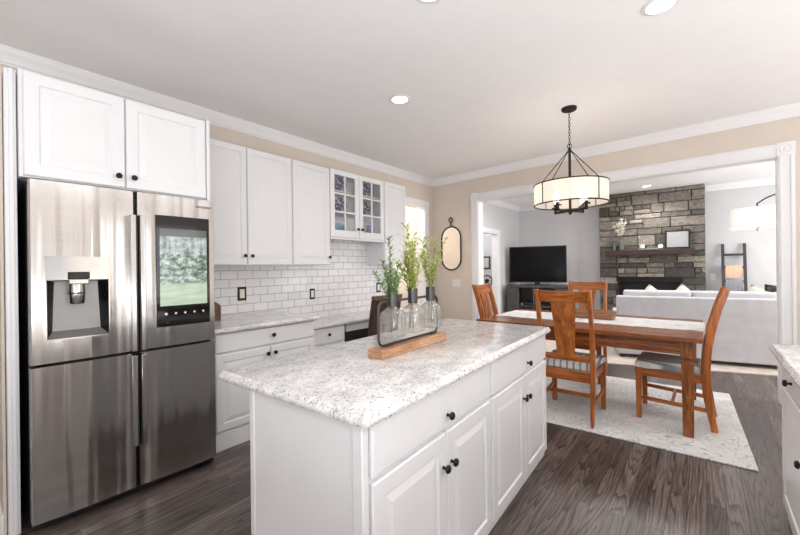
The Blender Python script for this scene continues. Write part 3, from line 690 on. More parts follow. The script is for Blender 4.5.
# ------------------------------------------------------------------ bottle rack with sprigs on the island
RK = thing('bottle_rack', (-1.205, 1.60, 0.907), R(92.378), 'wooden base with grey wire frame holding three glass bottles', 'bottle rack')
box('wooden_base', M['pine'], RK, (-0.305, 0.30, -0.045, 0.045, 0, 0.044), 0.003)
m = MB(); pts = []
def arc(cx, cz, r, a0, a1, n=6): return [(cx+r*math.cos(R(a0+(a1-a0)*k/n)), 0.0, cz+r*math.sin(R(a0+(a1-a0)*k/n))) for k in range(n+1)]
xa, xb, za, zb, r = -0.278, 0.268, 0.0525, 0.265, 0.035
pts = arc(xa+r, zb-r, r, 180, 90) + arc(xb-r, zb-r, r, 90, 0) + arc(xb-r, za+r, r, 0, -90) + arc(xa+r, za+r, r, 270, 180)
m.tube(pts, 0.0065, 8, True); m.build('wire_frame', M['gunmetal'], RK, smooth=True)
for x in (-0.2, 0.22): box('bracket', M['gunmetal'], RK, (x-0.03, x+0.03, -0.008, 0.008, 0.043, 0.054), 0.002)
ang = R(92.378)
def rack_pt(x, z, y=0.0): return (-1.205+x*math.cos(ang)-y*math.sin(ang), 1.60+x*math.sin(ang)+y*math.cos(ang), 0.907+z)
names = ['leftmost clear glass bottle hanging in the wire rack', 'middle clear glass bottle hanging in the wire rack', 'rightmost clear glass bottle hanging in the wire rack']
slab_ = ['dense deep green leafy sprig in the leftmost bottle', 'yellow-green leafy sprig in the middle bottle', 'yellow-green sparse sprig in the rightmost bottle']
for i, x in enumerate((-0.165, 0.015, 0.195)):
    b = thing('glass_bottle', rack_pt(x, 0), ang, names[i], 'bottle', 'glass bottles in the wire rack')
    def sq(hw, z, r): return rrect(-hw, hw, -hw, hw, r, z, 4)
    m = MB(); m.loft([sq(0.030, 0.086, 0.012), sq(0.048, 0.088, 0.016), sq(0.053, 0.098, 0.018), sq(0.053, 0.185, 0.018), sq(0.050, 0.205, 0.024), sq(0.030, 0.226, 0.026), sq(0.021, 0.236, 0.0205), sq(0.021, 0.285, 0.0205)], cap=False)
    bmesh.ops.contextual_create(m.bm, geom=[e for e in m.bm.edges if e.is_boundary and all(abs(v.co.z-0.086) < 1e-5 for v in e.verts)])
    m.build('glass_body', M['bottle'], b, smooth=True)
    m = MB(); m.lathe([(0.0225, 0.238), (0.026, 0.240), (0.026, 0.318), (0.0225, 0.318), (0.0225, 0.24)], 20); m.build('collar', M['gunmetal'], b, smooth=True)
    s = thing('leafy_sprig', rack_pt(x, 0.10), 0, slab_[i], 'plant', 'sprigs in the glass bottles')
    rnd = random.Random(11+i); st, lf = MB(), MB()
    nst = (8, 8, 6)[i]
    for k in range(nst):
        az = rnd.uniform(0, 2*PI) if i != 2 else R(38+62*k+rnd.uniform(-15, 15)); H = (0.44, 0.52, 0.50)[i]*rnd.uniform(0.68, 1.0) if k else (0.49, 0.56, 0.50)[i]
        spread = rnd.uniform(0.02, 0.10) if k else (0.02, 0.03, 0.085)[i]
        if i == 0 and k: H *= 0.85
        path = []
        for q in range(13):
            u = q/12; hz = u*H if k < 3 else 0.20+u*(H-0.20); out = (0.022*(1-min(1, hz/0.15)) if k < 3 else 0)+0.010*min(1, u*3)+spread*max(0, (hz/H)-0.45)**1.4*2.2
            path.append(Vector((math.cos(az)*out, math.sin(az)*out, hz)))
        st.tube(path, [0.0023*(1-0.6*q/12) for q in range(13)], 5)
        nl = (70, 48, 40)[i]
        for q in range(nl):
            u = 0.50+0.50*(q/nl); w_ = u*12 if k < 3 else max(0.0, (u*H-0.20)/(H-0.20)*12)
            p = path[min(11, int(w_))].lerp(path[min(12, int(w_)+1)], min(1.0, w_-min(11, int(w_))))
            a = rnd.uniform(0, 2*PI); el = rnd.uniform(0.2, 0.9); ln = rnd.uniform(0.028, 0.043)*(0.9 if i == 0 else 1.1); wd = ln*(0.30 if i == 0 else 0.34)
            dv = Vector((math.cos(a)*math.cos(el), math.sin(a)*math.cos(el), math.sin(el))); sd = dv.cross(Vector((0, 0, 1))).normalized(); nn = sd.cross(dv)
            lf.face([p, p+dv*ln*0.45+sd*wd*0.5+nn*0.002, p+dv*ln, p+dv*ln*0.45-sd*wd*0.5+nn*0.002])
            if i > 0 and q % 3 == 0:
                p2 = p+dv*ln*0.9; lf.face([p2, p2+dv*ln*0.4+sd*wd*0.4, p2+dv*ln*0.8, p2+dv*ln*0.4-sd*wd*0.4])
    st.build('stems', M['stem'], s, smooth=True); lf.build('leaves', M['leaf_green' if i == 0 else 'leaf_yellow'], s)

# ------------------------------------------------------------------ back wall fittings
BWR = YW
def bw_thing(name, g, z, label, cat): p = BW @ Vector((g, 0, z)); return thing(name, p, BWR, label, cat)
t = bw_thing('wall_mirror', 0.365, 1.64, 'tall oval mirror with thin black frame hung from a ring', 'mirror')
def oval(hw, hh, n=14):
    pts = []
    for k in range(n+1): a = R(180*k/n); pts.append((hw*math.cos(a), hh-hw+hw*math.sin(a)))
    for k in range(n+1): a = R(180+180*k/n); pts.append((hw*math.cos(a), -(hh-hw)+hw*math.sin(a)))
    return pts
ov = oval(0.178, 0.345)
m = MB(); m.loft([[Vector((x, y, z)) for x, z in ov] for y in (-0.012, -0.004)]); m.build('mirror_glass', M['mirror'], t)
m = MB(); m.tube([(x, -0.016, z) for x, z in oval(0.182, 0.350)], 0.011, 8, True); m.build('frame', M['bronze'], t, smooth=True)
m = MB(); m.tube([(0.035*math.cos(2*PI*k/16), -0.02, 0.462+0.035*math.sin(2*PI*k/16)) for k in range(16)], 0.008, 8, True); m.cyl((0, -0.018, 0.35), (0, -0.018, 0.43), 0.010, 10); m.build('hanging_ring', M['gunmetal'], t, smooth=True)
t = bw_thing('light_switch', 0.458, 1.078, 'white three-gang light switch plate below the oval mirror', 'light switch')
box('cover_plate', M['plate_white'], t, (-0.080, 0.080, -0.006, 0, -0.06, 0.06), 0.002)
for k in (-1, 0, 1): box('rocker', M['plate_white'], t, (k*0.046-0.016, k*0.046+0.016, -0.010, -0.004, -0.033, 0.033), 0.002)
t = thing('picture_frame', (-4.748, 5.66, 2.14), R(90), 'small dark picture frame glimpsed in the hall doorway', 'picture frame')
box('frame', M['blackp'], t, (-0.10, 0.10, -0.02, 0, -0.15, 0.15), 0.004); box('print', M['paper'], t, (-0.07, 0.07, -0.024, -0.01, -0.11, 0.11))

# ------------------------------------------------------------------ dining set
RG = MB().box(-2.62, 0, 0, 1.78, 0.0, 0.012).build('area_rug', M['rug'], None, 0.004); RG.location = (0.257, 3.333, 0.0005); RG.rotation_euler = (0, 0, R(2.24))
tag(RG, 'pale grey patterned area rug under the dining table', 'rug')
FZ = 0.0125
TX0, TX1, TY0, TY1, TZ = -1.84, -0.010, 3.575, 4.80, 0.785
t = thing('dining_table', (TX0, TY0, FZ), 0, 'long reddish-brown wooden dining table on the grey rug', 'table')
TW, TDp = TX1-TX0, TY1-TY0; tz = TZ-FZ
m = MB()
for k in range(5): m.box(0, TW, k*TDp/5+0.001, (k+1)*TDp/5-0.001, tz-0.038, tz)
m.build('tabletop', M['tableX'], t, 0.004)
for x0, x1, y0, y1, mt in ((0.09, TW-0.09, 0.055, 0.08, 'X'), (0.09, TW-0.09, TDp-0.08, TDp-0.055, 'X'), (0.055, 0.08, 0.09, TDp-0.09, 'Y'), (TW-0.08, TW-0.055, 0.09, TDp-0.09, 'Y')):
    box('apron', M['table'+mt], t, (x0, x1, y0, y1, tz-0.145, tz-0.037), 0.003)
for x in (0.092, TW-0.092):
    for y in (0.092, TDp-0.092):
        h = 0.042; m = MB()
        m.loft([[Vector((x+sx*q, y+sy*q, z)) for sx, sy in ((-1, -1), (1, -1), (1, 1), (-1, 1))] for q, z in ((h-0.009, 0), (h-0.003, 0.55), (h-0.001, tz-0.200), (h-0.015, tz-0.196), (h-0.015, tz-0.172), (h+0.002, tz-0.168), (h+0.002, tz-0.037))])
        m.build('leg', M['tableZ'], t, 0.003)
# runner, hanging over the right end
m = MB(); y0, y1 = 3.96, 4.56
sec = [(-1.80, TZ+0.001), (-0.055, TZ+0.001), (-0.035, TZ-0.004), (-0.028, TZ-0.05), (-0.030, TZ-0.16)]
def yy(i, top): return 0.0
n = 24; path = [(-1.80+(1.775)*k/n, TZ+0.0012) for k in range(n+1)] + [(-0.006, TZ-0.002), (0.000, TZ-0.012), (0.001, TZ-0.06), (0.000, TZ-0.13)]
rings = []
for k, (x, z) in enumerate(path):
    wv = 0.012*math.sin(k*0.9); rings.append([Vector((x, y0+wv, z)), Vector((x, y1+wv*0.7, z)), Vector((x+0.003*(k > n), y1+wv*0.7, z+0.004)), Vector((x+0.003*(k > n), y0+wv, z+0.004))])
m.loft(rings); tag(m.build('table_runner', M['runner'], None), 'grey and white woven runner along the dining table, hanging over its end', 'table runner')
t = thing('wooden_tray', (-0.98, 4.30, TZ+0.006), R(-4), 'rustic brown wooden trough on the table runner', 'tray')
m = MB(); 
def trough(): 
    a = [(-0.30, -0.07), (0.30, -0.07), (0.30, 0.07), (-0.30, 0.07)]
    m.loft([[Vector((x*0.95, y*0.85, 0)) for x, y in a], [Vector((x, y, 0.085)) for x, y in a], [Vector((x*0.93, y*0.78, 0.085)) for x, y in a], [Vector((x*0.88, y*0.66, 0.02)) for x, y in a]])
trough(); m.build('trough', M['tray'], t, 0.004)

def dining_chair(x, y, rz, label):
    t = thing('dining_chair', (x, y, FZ), rz, label, 'chair', 'wooden chairs around the dining table')
    def bar(pts, hx, hy):   # loft of rectangles along z
        return MB().loft([[Vector((px+a*hx*k, py+b*hy*k, pz)) for a, b in ((-1, -1), (1, -1), (1, 1), (-1, 1))] for px, py, pz, k in pts])
    prof = [(-0.275, 0.0, 0.72), (-0.255, 0.12, 0.85), (-0.232, 0.28, 1.0), (-0.222, 0.46, 1.05), (-0.230, 0.60, 1.0), (-0.257, 0.78, 0.92), (-0.300, 0.96, 0.85), (-0.352, 1.125, 0.8)]
    for sx in (-1, 1):
        bar([(sx*0.205, yy_, z, k) for yy_, z, k in prof], 0.0175, 0.029).build('leg', M['chairZ'], t, 0.004)
        bar([(sx*0.212, 0.222, 0.0, 0.8), (sx*0.212, 0.222, 0.44, 1.0)], 0.023, 0.023).build('leg', M['chairZ'], t, 0.003)
        bx = MB(); bx.loft([[Vector((sx*q+a*0.011, yv, z+b)) for a, b in ((-1, -0.03), (1, -0.03), (1, 0.03), (-1, 0.03))] for q, yv, z in ((0.205, -0.215, 0.40), (0.212, 0.215, 0.40))]); bx.build('seat_rail', M['chairY'], t, 0.002)
        bx = MB(); bx.loft([[Vector((sx*q+a*0.009, yv, z+b)) for a, b in ((-1, -0.016), (1, -0.016), (1, 0.016), (-1, 0.016))] for q, yv, z in ((0.205, -0.245, 0.16), (0.212, 0.215, 0.18))]); bx.build('stretcher', M['chairY'], t, 0.002)
    box('seat_rail', M['chairX'], t, (-0.195, 0.195, 0.212, 0.234, 0.365, 0.43), 0.002)
    box('seat_rail', M['chairX'], t, (-0.19, 0.19, -0.240, -0.215, 0.345, 0.43), 0.002)
    box('stretcher', M['chairX'], t, (-0.195, 0.195, -0.02, 0.002, 0.155, 0.187), 0.002)
    box('back_rail', M['chairX'], t, (-0.19, 0.19, -0.247, -0.222, 0.515, 0.565), 0.003)
    m = MB(); rings = []
    for k in range(9):
        u = k/4-1; x_ = u*0.205; dy = -0.022*(1-u*u); zt = 1.118-0.006*(1-u*u)
        rings.append([Vector((x_, -0.312+dy-0.011, 1.018)), Vector((x_, -0.312+dy+0.011, 1.018)), Vector((x_, -0.347+dy+0.011, zt)), Vector((x_, -0.347+dy-0.011, zt))])
    m.loft(rings); m.build('crest_rail', M['chairX'], t, 0.004)
    m = MB(); rings = []
    for q in range(8):
        u = q/7; z = 0.55+0.48*u; hw = 0.070+0.030*u**1.3; yc = -0.236-0.094*u**1.7-0.008*math.sin(PI*u)
        rings.append([Vector((-hw, yc-0.008, z)), Vector((0, yc-0.012, z)), Vector((hw, yc-0.008, z)), Vector((hw, yc+0.008, z)), Vector((0, yc+0.004, z)), Vector((-hw, yc+0.008, z))])
    m.loft(rings); m.build('splat', M['chairZ'], t, 0.002)
    m = MB()
    def sr(fx, z): 
        a = [(-0.19, -0.205), (0.19, -0.205), (0.235, 0.25), (-0.235, 0.25)]; return [Vector((x_*fx, y_*fx, z)) for x_, y_ in a]
    m.loft([sr(0.96, 0.43), sr(1.0, 0.445), sr(1.0, 0.475), sr(0.95, 0.495), sr(0.6, 0.505)]); m.build('seat', M['seat'], t, 0.012, seg=3)
    return t
dining_chair(-0.922, 3.645, R(2), 'wooden dining chair with its back to the island, nearest on the long side')
dining_chair(-0.220, 4.075, R(90), 'wooden dining chair at the right end of the table, seen from the side')
dining_chair(-1.125, 4.900, R(182), 'wooden dining chair on the far side of the table, facing the island')
dining_chair(-1.632, 4.010, R(-86), 'wooden dining chair at the left end of the table, near the oval mirror')

# ------------------------------------------------------------------ drum pendant
t = thing('pendant_lamp', (-0.947, 3.734, CEIL), 0, 'drum pendant lamp with sheer cream shade and dark frame over dining table', 'pendant lamp')
zc = lambda z: z-CEIL
m = MB(); m.lathe([(0.004, 0), (0.066, 0), (0.066, -0.018), (0.058, -0.026), (0.012, -0.03), (0.004, -0.03)], 28); m.build('canopy', M['bronze'], t, smooth=True)
ch = MB(); z = zc(2.775); k = 0
while z > zc(2.46):
    pts = []
    for q in range(10):
        a = 2*PI*q/10; u = 0.008*math.cos(a); v_ = 0.018*math.sin(a); pts.append((u, 0, z-0.018+v_) if k % 2 == 0 else (0, u, z-0.018+v_))
    ch.tube(pts, 0.0024, 5, True); z -= 0.028; k += 1
ch.build('chain', M['bronze'], t, smooth=True)
m = MB(); m.tube([(0.019*math.cos(2*PI*q/16), 0, zc(2.452)+0.019*math.sin(2*PI*q/16)) for q in range(16)], 0.0035, 6, True); m.cyl((0, 0, zc(2.435)), (0, 0, zc(2.39)), 0.014, 12); m.cyl((0, 0, zc(2.40)), (0, 0, zc(1.84)), 0.012, 12); m.lathe([(0.002, 0.02), (0.018, 0.015), (0.018, -0.015), (0.004, -0.035)], 14, (0, 0, zc(1.845))); m.build('stem', M['bronze'], t, smooth=True)
RS = 0.314; zt, zb = zc(2.096), zc(1.907)
m = MB()
for zz in (zt, zb): m.tube([(RS*math.cos(2*PI*q/64), RS*math.sin(2*PI*q/64), zz) for q in range(64)], 0.0062, 6, True)
for q in range(4):
    a = R(-31+90*q); m.cyl((RS*math.cos(a), RS*math.sin(a), zb), (RS*math.cos(a), RS*math.sin(a), zt), 0.005, 6); m.cyl((RS*math.cos(a), RS*math.sin(a), zt), (0.012*math.cos(a), 0.012*math.sin(a), zc(2.41)), 0.0042, 6)
m.build('frame', M['bronze'], t, smooth=True)
m = MB(); sg = 64
ring = lambda r_, zz: [Vector((r_*math.cos(2*PI*q/sg), r_*math.sin(2*PI*q/sg), zz)) for q in range(sg)]
m.loft([ring(RS-0.001, zb), ring(RS-0.001, zt)], cap=False); m.build('shade', M['organza'], t, smooth=True)
for q in range(4):
    a = R(-25+90*q); dx, dy = math.cos(a), math.sin(a); rr = 0.165
    am = MB(); rot = Matrix.Rotation(a, 4, 'Z'); am.box(0, rr+0.01, -0.010, 0.010, zc(1.838), zc(1.858), rot); am.box(rr-0.010, rr+0.010, -0.010, 0.010, zc(1.838), zc(1.895), rot); am.lathe([(0.004, 0), (0.036, 0.0), (0.036, 0.008), (0.015, 0.012), (0.015, 0.03), (0.003, 0.03)], 16, (dx*rr, dy*rr, zc(1.89))); a_o = am.build('arm', M['bronze'], t, 0.002)
    m = MB(); m.lathe([(0.004, 0), (0.012, 0.002), (0.013, 0.03), (0.021, 0.055), (0.022, 0.075), (0.012, 0.10), (0.003, 0.115)], 14, (dx*rr, dy*rr, zc(1.92))); m.build('bulb', M['bulb'], a_o, smooth=True)
l = bpy.data.lights.new('pendant_glow', 'POINT'); l.energy = 5; l.color = (1, 0.90, 0.78); l.shadow_soft_size = 0.10
lo = bpy.data.objects.new('pendant_glow', l); C.objects.link(lo); lo.location = (-0.947, 3.734, 2.03)

# ------------------------------------------------------------------ living room: chimney breast
SX0, SX1, SY = -1.69, 0.03, 8.88
FP = (-1.36, -0.33, 1.085)
t = thing('stone_chimney', (0, SY, 0), 0, 'floor-to-ceiling grey ledge-stone chimney breast in the living room', 'fireplace')
m = MB(); m.box(SX0+0.01, FP[0], 0.02, LY-SY-0.01, 0, CEIL-0.002); m.box(FP[1], SX1-0.01, 0.02, LY-SY-0.01, 0, CEIL-0.002); m.box(FP[0], FP[1], 0.02, LY-SY-0.01, FP[2], CEIL-0.002); m.build('core', M['grout'], t)
m = MB(); rnd = random.Random(5); z = 0.0
def stone(x0, x1, z0, z1):
    g = 0.005; dpt = rnd.uniform(-0.022, 0.008); x0 += g; x1 -= g; z0 += g; z1 -= g
    if x1-x0 < 0.03: return
    j = lambda: rnd.uniform(-0.006, 0.006); b = 0.010
    back = [Vector((x0, 0.03, z0)), Vector((x1, 0.03, z0)), Vector((x1, 0.03, z1)), Vector((x0, 0.03, z1))]
    mid = [Vector((x0+abs(j()), dpt+0.012, z0)), Vector((x1-abs(j()), dpt+0.012, z0)), Vector((x1-abs(j()), dpt+0.012, z1)), Vector((x0+abs(j()), dpt+0.012, z1))]
    fr = [Vector((x0+b, dpt+j(), z0+b)), Vector((x1-b, dpt+j(), z0+b)), Vector((x1-b, dpt+j(), z1-b)), Vector((x0+b, dpt+j(), z1-b))]
    m.loft([back, mid, fr])
while z < CEIL-0.03:
    h = min(rnd.choice([0.10, 0.13, 0.16, 0.19, 0.21]), CEIL-z)
    if CEIL-z-h < 0.06: h = CEIL-z
    if z < FP[2]-0.001 and z+h > FP[2]-0.06: h = FP[2]-z
    x = SX0
    while x < SX1-0.01:
        wd = rnd.uniform(0.16, 0.52); x1 = x+wd
        if SX1-x1 < 0.12: x1 = SX1
        hx0, hx1 = FP[0], FP[1]
        if z < FP[2]-0.02 and x < hx1 and x1 > hx0:   # firebox opening
            if x < hx0-0.03: stone(x, hx0, z, z+h)
            if x1 > hx1+0.03: stone(hx1, x1, z, z+h)
        elif h > 0.15 and rnd.random() < 0.45:
            s_ = z+h*rnd.uniform(0.4, 0.6); stone(x, x1, z, s_); c_ = x+(x1-x)*rnd.uniform(0.35, 0.65); stone(x, c_, s_, z+h); stone(c_, x1, s_, z+h)
        else: stone(x, x1, z, z+h)
        x = x1
    z += h
m.build('stone_facing', M['stone'], t)
fb = MB(); fb.box(FP[0], FP[1], 0.20, 0.24, 0.0, FP[2]); fb.box(FP[0], FP[0]+0.02, 0.0, 0.22, 0, FP[2]); fb.box(FP[1]-0.02, FP[1], 0, 0.22, 0, FP[2]); fb.box(FP[0], FP[1], 0, 0.22, FP[2]-0.02, FP[2]); fb.build('firebox', M['blackp'], t)
m = MB(); m.box(FP[0]-0.02, FP[1]+0.02, -0.03, 0.0, FP[2]-0.09, FP[2]+0.012); m.build('firebox_hood', M['black'], t, 0.004)
m = MB(); n = 20
rings = []
for k in range(n+1):
    x = -1.545+1.42*k/n; w1 = 0.006*math.sin(k*1.7); rings.append([Vector((x, -0.20+w1, 1.525+0.005*math.sin(k*2.3))), Vector((x, 0.0, 1.525)), Vector((x, 0.0, 1.628)), Vector((x, -0.20+w1*0.6, 1.628+0.004*math.sin(k*1.3)))])
m.loft(rings); MT = m.build('mantel_shelf', M['mantel'], None, 0.006); MT.location = (0, SY-0.012, 0)
tag(MT, 'rough dark reddish wood mantel beam on the stone chimney', 'mantel shelf')
MY, MZ = SY-0.11, 1.633
def lathe_thing(name, prof, loc, mat, label, cat, group=None, seg=18):
    o = MB().lathe(prof, seg).build(name, mat, None, smooth=True); o.location = loc; return tag(o, label, cat, group)
lathe_thing('bottle', [(0.03, 0), (0.032, 0.01), (0.032, 0.09), (0.014, 0.13), (0.012, 0.18), (0.015, 0.185)], (-1.40, MY, MZ), M['ceramic'], 'short slim grey bottle at the left end of the mantel', 'bottle')
lathe_thing('vase', [(0.04, 0), (0.05, 0.01), (0.055, 0.12), (0.03, 0.18), (0.018, 0.21), (0.016, 0.26), (0.02, 0.27), (0.014, 0.265)], (-1.275, MY, MZ), M['ceramic'], 'taller grey vase holding white dried stems on the mantel', 'vase')
s = thing('dried_flowers', (-1.275, MY, MZ+0.2), 0, 'bunch of white dried stems rising from the tall grey mantel vase', 'dried flowers')
st, lf = MB(), MB(); rnd = random.Random(3)
for k in range(12):
    a = rnd.uniform(0, 2*PI); sp = rnd.uniform(0.02, 0.17); H = rnd.uniform(0.28, 0.50)
    path = [Vector((math.cos(a)*sp*(q/6)**1.5, math.sin(a)*sp*0.5*(q/6)**1.5, H*q/6)) for q in range(7)]
    st.tube(path, 0.002, 4)
    for q in range(26):
        p = path[2].lerp(path[6], rnd.random()); d_ = Vector((rnd.uniform(-1, 1), rnd.uniform(-1, 1), rnd.uniform(-0.5, 1))).normalized(); sd = d_.cross(Vector((0.3, 0.8, 0.5))).normalized()
        lf.face([p, p+d_*0.02+sd*0.012, p+d_*0.045, p+d_*0.02-sd*0.012])
st.build('stems', M['stem'], s); lf.build('blossoms', M['dried'], s)
t = thing('candle', (-0.93, MY+0.05, MZ), 0, 'small white jar candle on a dark foot, middle of the mantel', 'candle')
MB().lathe([(0.03, 0), (0.045, 0.01), (0.045, 0.03), (0.02, 0.035)], 18).build('foot', M['black'], t, smooth=True); MB().lathe([(0.042, 0.03), (0.045, 0.035), (0.045, 0.10), (0.03, 0.103)], 18).build('jar', M['plate_white'], t, smooth=True)
box('book', M['paper'], None, (-0.16, 0.16, -0.07, 0.07, 0, 0.016), 0.003); o = bpy.data.objects['book']; o.location = (-0.82, MY-0.02, MZ); tag(o, 'thin white book lying flat in the middle of the mantel', 'book')
t = thing('clock', (-0.63, MY, MZ), 0, 'small round black clock with white face on the mantel', 'clock')
rot = Matrix.Translation((0, 0, 0.055)) @ Matrix.Rotation(R(90), 4, 'X')
MB().lathe([(0.05, -0.02), (0.055, -0.015), (0.055, 0.02), (0.045, 0.022)], 24, mat=rot).build('case', M['black'], t, smooth=True); MB().lathe([(0.002, 0.023), (0.04, 0.0235), (0.042, 0.022)], 24, mat=rot).build('dial', M['plate_white'], t)
t = thing('picture_frame', (-0.375, MY+0.02, MZ), 0, 'black framed picture with white mat standing on the mantel', 'picture frame')
tilt = Matrix.Rotation(R(-6), 4, 'X')
m = MB()
for a in ((-0.19, -0.16, 0, 0.355), (0.16, 0.19, 0, 0.355)): m.box(a[0], a[1], -0.012, 0.012, a[2], a[3], tilt)
m.box(-0.16, 0.16, -0.012, 0.012, 0, 0.03, tilt); m.box(-0.16, 0.16, -0.012, 0.012, 0.325, 0.355, tilt); m.build('frame', M['black'], t, 0.003)
m = MB(); m.box(-0.16, 0.16, -0.003, 0.006, 0.03, 0.325, tilt); m.build('print', M['paper'], t)

# ------------------------------------------------------------------ living room: television
TV = thing('television', (-2.83, 8.42, 0.915), R(14), 'large black flat television on the dark media stand', 'television')
box('screen_panel', M['screenblack'], TV, (-0.575, 0.575, -0.02, 0.03, 0.075, 0.845), 0.006)
m = MB(); m.box(-0.592, 0.592, -0.024, 0.035, 0.06, 0.078); m.box(-0.592, 0.592, -0.024, 0.035, 0.842, 0.86); m.box(-0.592, -0.575, -0.024, 0.035, 0.06, 0.86); m.box(0.575, 0.592, -0.024, 0.035, 0.06, 0.86); m.build('bezel', M['blackp'], TV, 0.003)
m = MB(); m.box(-0.25, 0.25, -0.12, 0.12, 0, 0.015); m.box(-0.06, 0.06, 0, 0.04, 0.015, 0.1); m.build('stand_foot', M['blackp'], TV, 0.004)
t = thing('media_stand', (-2.79, 8.42, 0), R(14), 'dark grey media stand with open cubbies below the television', 'cabinet')
m = MB(); w2 = 0.66
m.box(-w2, w2, -0.25, 0.22, 0.87, 0.915); m.box(-w2, w2, -0.23, 0.22, 0.0, 0.08); m.box(-w2, w2, 0.19, 0.22, 0.08, 0.87)
for x in (-w2, -0.44, -0.12, 0.30, w2-0.03): m.box(x, x+0.03, -0.23, 0.2, 0.08, 0.87)
m.box(-0.41, -0.12, -0.22, 0.2, 0.44, 0.465); m.box(-0.09, 0.30, -0.22, 0.2, 0.44, 0.465); m.build('carcass', M['tv_stand'], t, 0.003)
for a, b in ((-w2+0.03, -0.44), (0.33, w2-0.03)): 
    d = MB().raised(a+0.004, b-0.004, 0.09, 0.86, -0.235, 0.02, 0.05).build('door', M['tv_stand'], t)
t = thing('cable_box', (-2.79, 8.42, 0.465), R(14), 'small black media box with a white light in the stand cubby', 'media box'); 
box('housing', M['blackp'], t, (-0.40, -0.14, -0.16, 0.1, 0.0, 0.07), 0.003); box('indicator', M['plate_white'], t, (-0.37, -0.34, -0.163, -0.158, 0.03, 0.045))

# ------------------------------------------------------------------ sofa (its back towards the kitchen)
SF = thing('sofa', (-0.125, 6.41, 0.012), R(13), 'long pale grey sofa seen from behind', 'sofa')
m = MB(); m.box(-0.86, 2.1, 0.0, 0.20, 0.05, 0.88); m.box(-0.86, 2.1, 0.2, 0.95, 0.05, 0.40); m.box(-0.86, -0.66, 0.15, 0.95, 0.05, 0.62); m.build('frame', M['sofa'], SF, 0.022, seg=3)
def cushion(a): 
    o = MB().box(*a).build('back_cushion', M['sofa'], SF, 0.035, seg=4); return o
cushion((-0.76, 0.02, 0.10, 0.34, 0.42, 0.955)); cushion((0.04, 0.88, 0.10, 0.34, 0.42, 0.955)); cushion((0.90, 1.80, 0.10, 0.34, 0.42, 0.955))
for a in ((-0.65, 0.02), (0.04, 0.88), (0.90, 1.80)): MB().box(a[0], a[1], 0.30, 0.93, 0.40, 0.52).build('seat_cushion', M['sofa'], SF, 0.03, seg=3)
for x in (-0.80, 2.0):
    for y in (0.05, 0.88): box('leg', M['blackp'], SF, (x-0.03, x+0.03, y-0.02, y+0.03, 0.0, 0.055))
def pillow(name, loc, rot, mat, label, s=0.175):
    m = MB(); rows = []
    for k in range(9):
        v_ = k/4-1; r_ = []
        for q in range(9):
            u = q/4-1; th_ = 0.07*max(0, (1-u*u)*(1-v_*v_))**0.45; pin = 1-0.06*(1-abs(u))*(abs(v_) > .99)-0.06*(1-abs(v_))*(abs(u) > .99); r_.append((u*s*pin, th_, v_*s*pin))
        rows.append(r_)
    for sgn in (1, -1):
        vs = [[m.bm.verts.new((p[0], p[1]*sgn, p[2])) for p in r_] for r_ in rows]
        for i in range(8):
            for j in range(8): m.bm.faces.new([vs[i][j], vs[i][j+1], vs[i+1][j+1], vs[i+1][j]])
    bmesh.ops.remove_doubles(m.bm, verts=m.bm.verts[:], dist=1e-5)
    o = m.build(name, mat, None, smooth=True); o.location = loc; o.rotation_euler = rot; o.data.set_sharp_from_angle(angle=PI)
    return tag(o, label, 'pillow', 'pillows on the sofa')
pillow('throw_pillow', (-0.60, 6.85, 0.80), (R(-12), R(38), R(13)), M['cream'], 'cream throw pillow peeking over the left sofa cushion, left of the pair')
pillow('throw_pillow', (-0.23, 6.93, 0.81), (R(-12), R(43), R(13)), M['cream'], 'cream throw pillow peeking over the left sofa cushion, right of the pair')
pillow('throw_pillow', (0.56, 6.98, 0.825), (R(-12), R(30), R(13)), M['sage'], 'sage green throw pillow above the sofa at its right end')

pillow('throw_pillow', (0.79, 7.18, 0.865), (R(-12), R(6), R(13)), M['blackp'], 'black throw pillow beside the sage pillow at the right end of the sofa')

# ------------------------------------------------------------------ blanket ladder, lamp, outlet
t = thing('blanket_ladder', (0.41, 9.02, 0.0), 0, 'black wooden blanket ladder leaning on the grey wall', 'ladder')
ly = lambda z: -0.30+0.44*z/1.70
for sx in (-0.145, 0.145):
    m = MB(); m.loft([[Vector((sx+a*0.022, ly(z)+b*0.016, z)) for a, b in ((-1, -1), (1, -1), (1, 1), (-1, 1))] for z in (0.0, 1.70)]); m.build('rail', M['charcoal'], t, 0.004)
for z in (0.35, 0.68, 1.02, 1.275, 1.50): box('rung', M['charcoal'], t, (-0.145, 0.145, ly(z)-0.014, ly(z)+0.014, z-0.02, z+0.02), 0.003)
def throw(z, dz, mat, label, hw, gap):
    m = MB(); y0 = 9.02+ly(z); rings = []
    pr = [(-gap-0.003, z-dz), (-gap, z-dz*0.5), (-gap, z), (-gap*0.6, z+0.030), (gap*0.6, z+0.030), (gap, z), (gap+0.003, z-dz*0.7)]
    pr2 = [(a*0.72, b-0.010 if 0 < i < 6 else b) for i, (a, b) in enumerate(pr)]
    loop = pr+pr2[::-1]
    for k in range(13):
        x = 0.41-hw+2*hw*k/12; wob = 0.004*math.sin(k*1.8); rings.append([Vector((x, y0+a+wob*(abs(a) > gap*0.8), b+0.006*math.sin(k*2.2)*(b < z-dz*0.6))) for a, b in loop])
    m.loft(rings); return tag(m.build('throw_blanket', mat, None, smooth=True), label, 'blanket', 'blankets on the ladder')
throw(1.275, 0.19, M['peach'], 'peach throw blanket folded over the upper ladder rung', 0.112, 0.030)
throw(1.02, 0.20, M['greythrow'], 'dark grey throw blanket folded over the lower ladder rung', 0.115, 0.030)
t = thing('wall_outlet', (0.125, LY, 1.10), 0, 'white outlet plate on the grey wall between chimney and ladder', 'outlet')
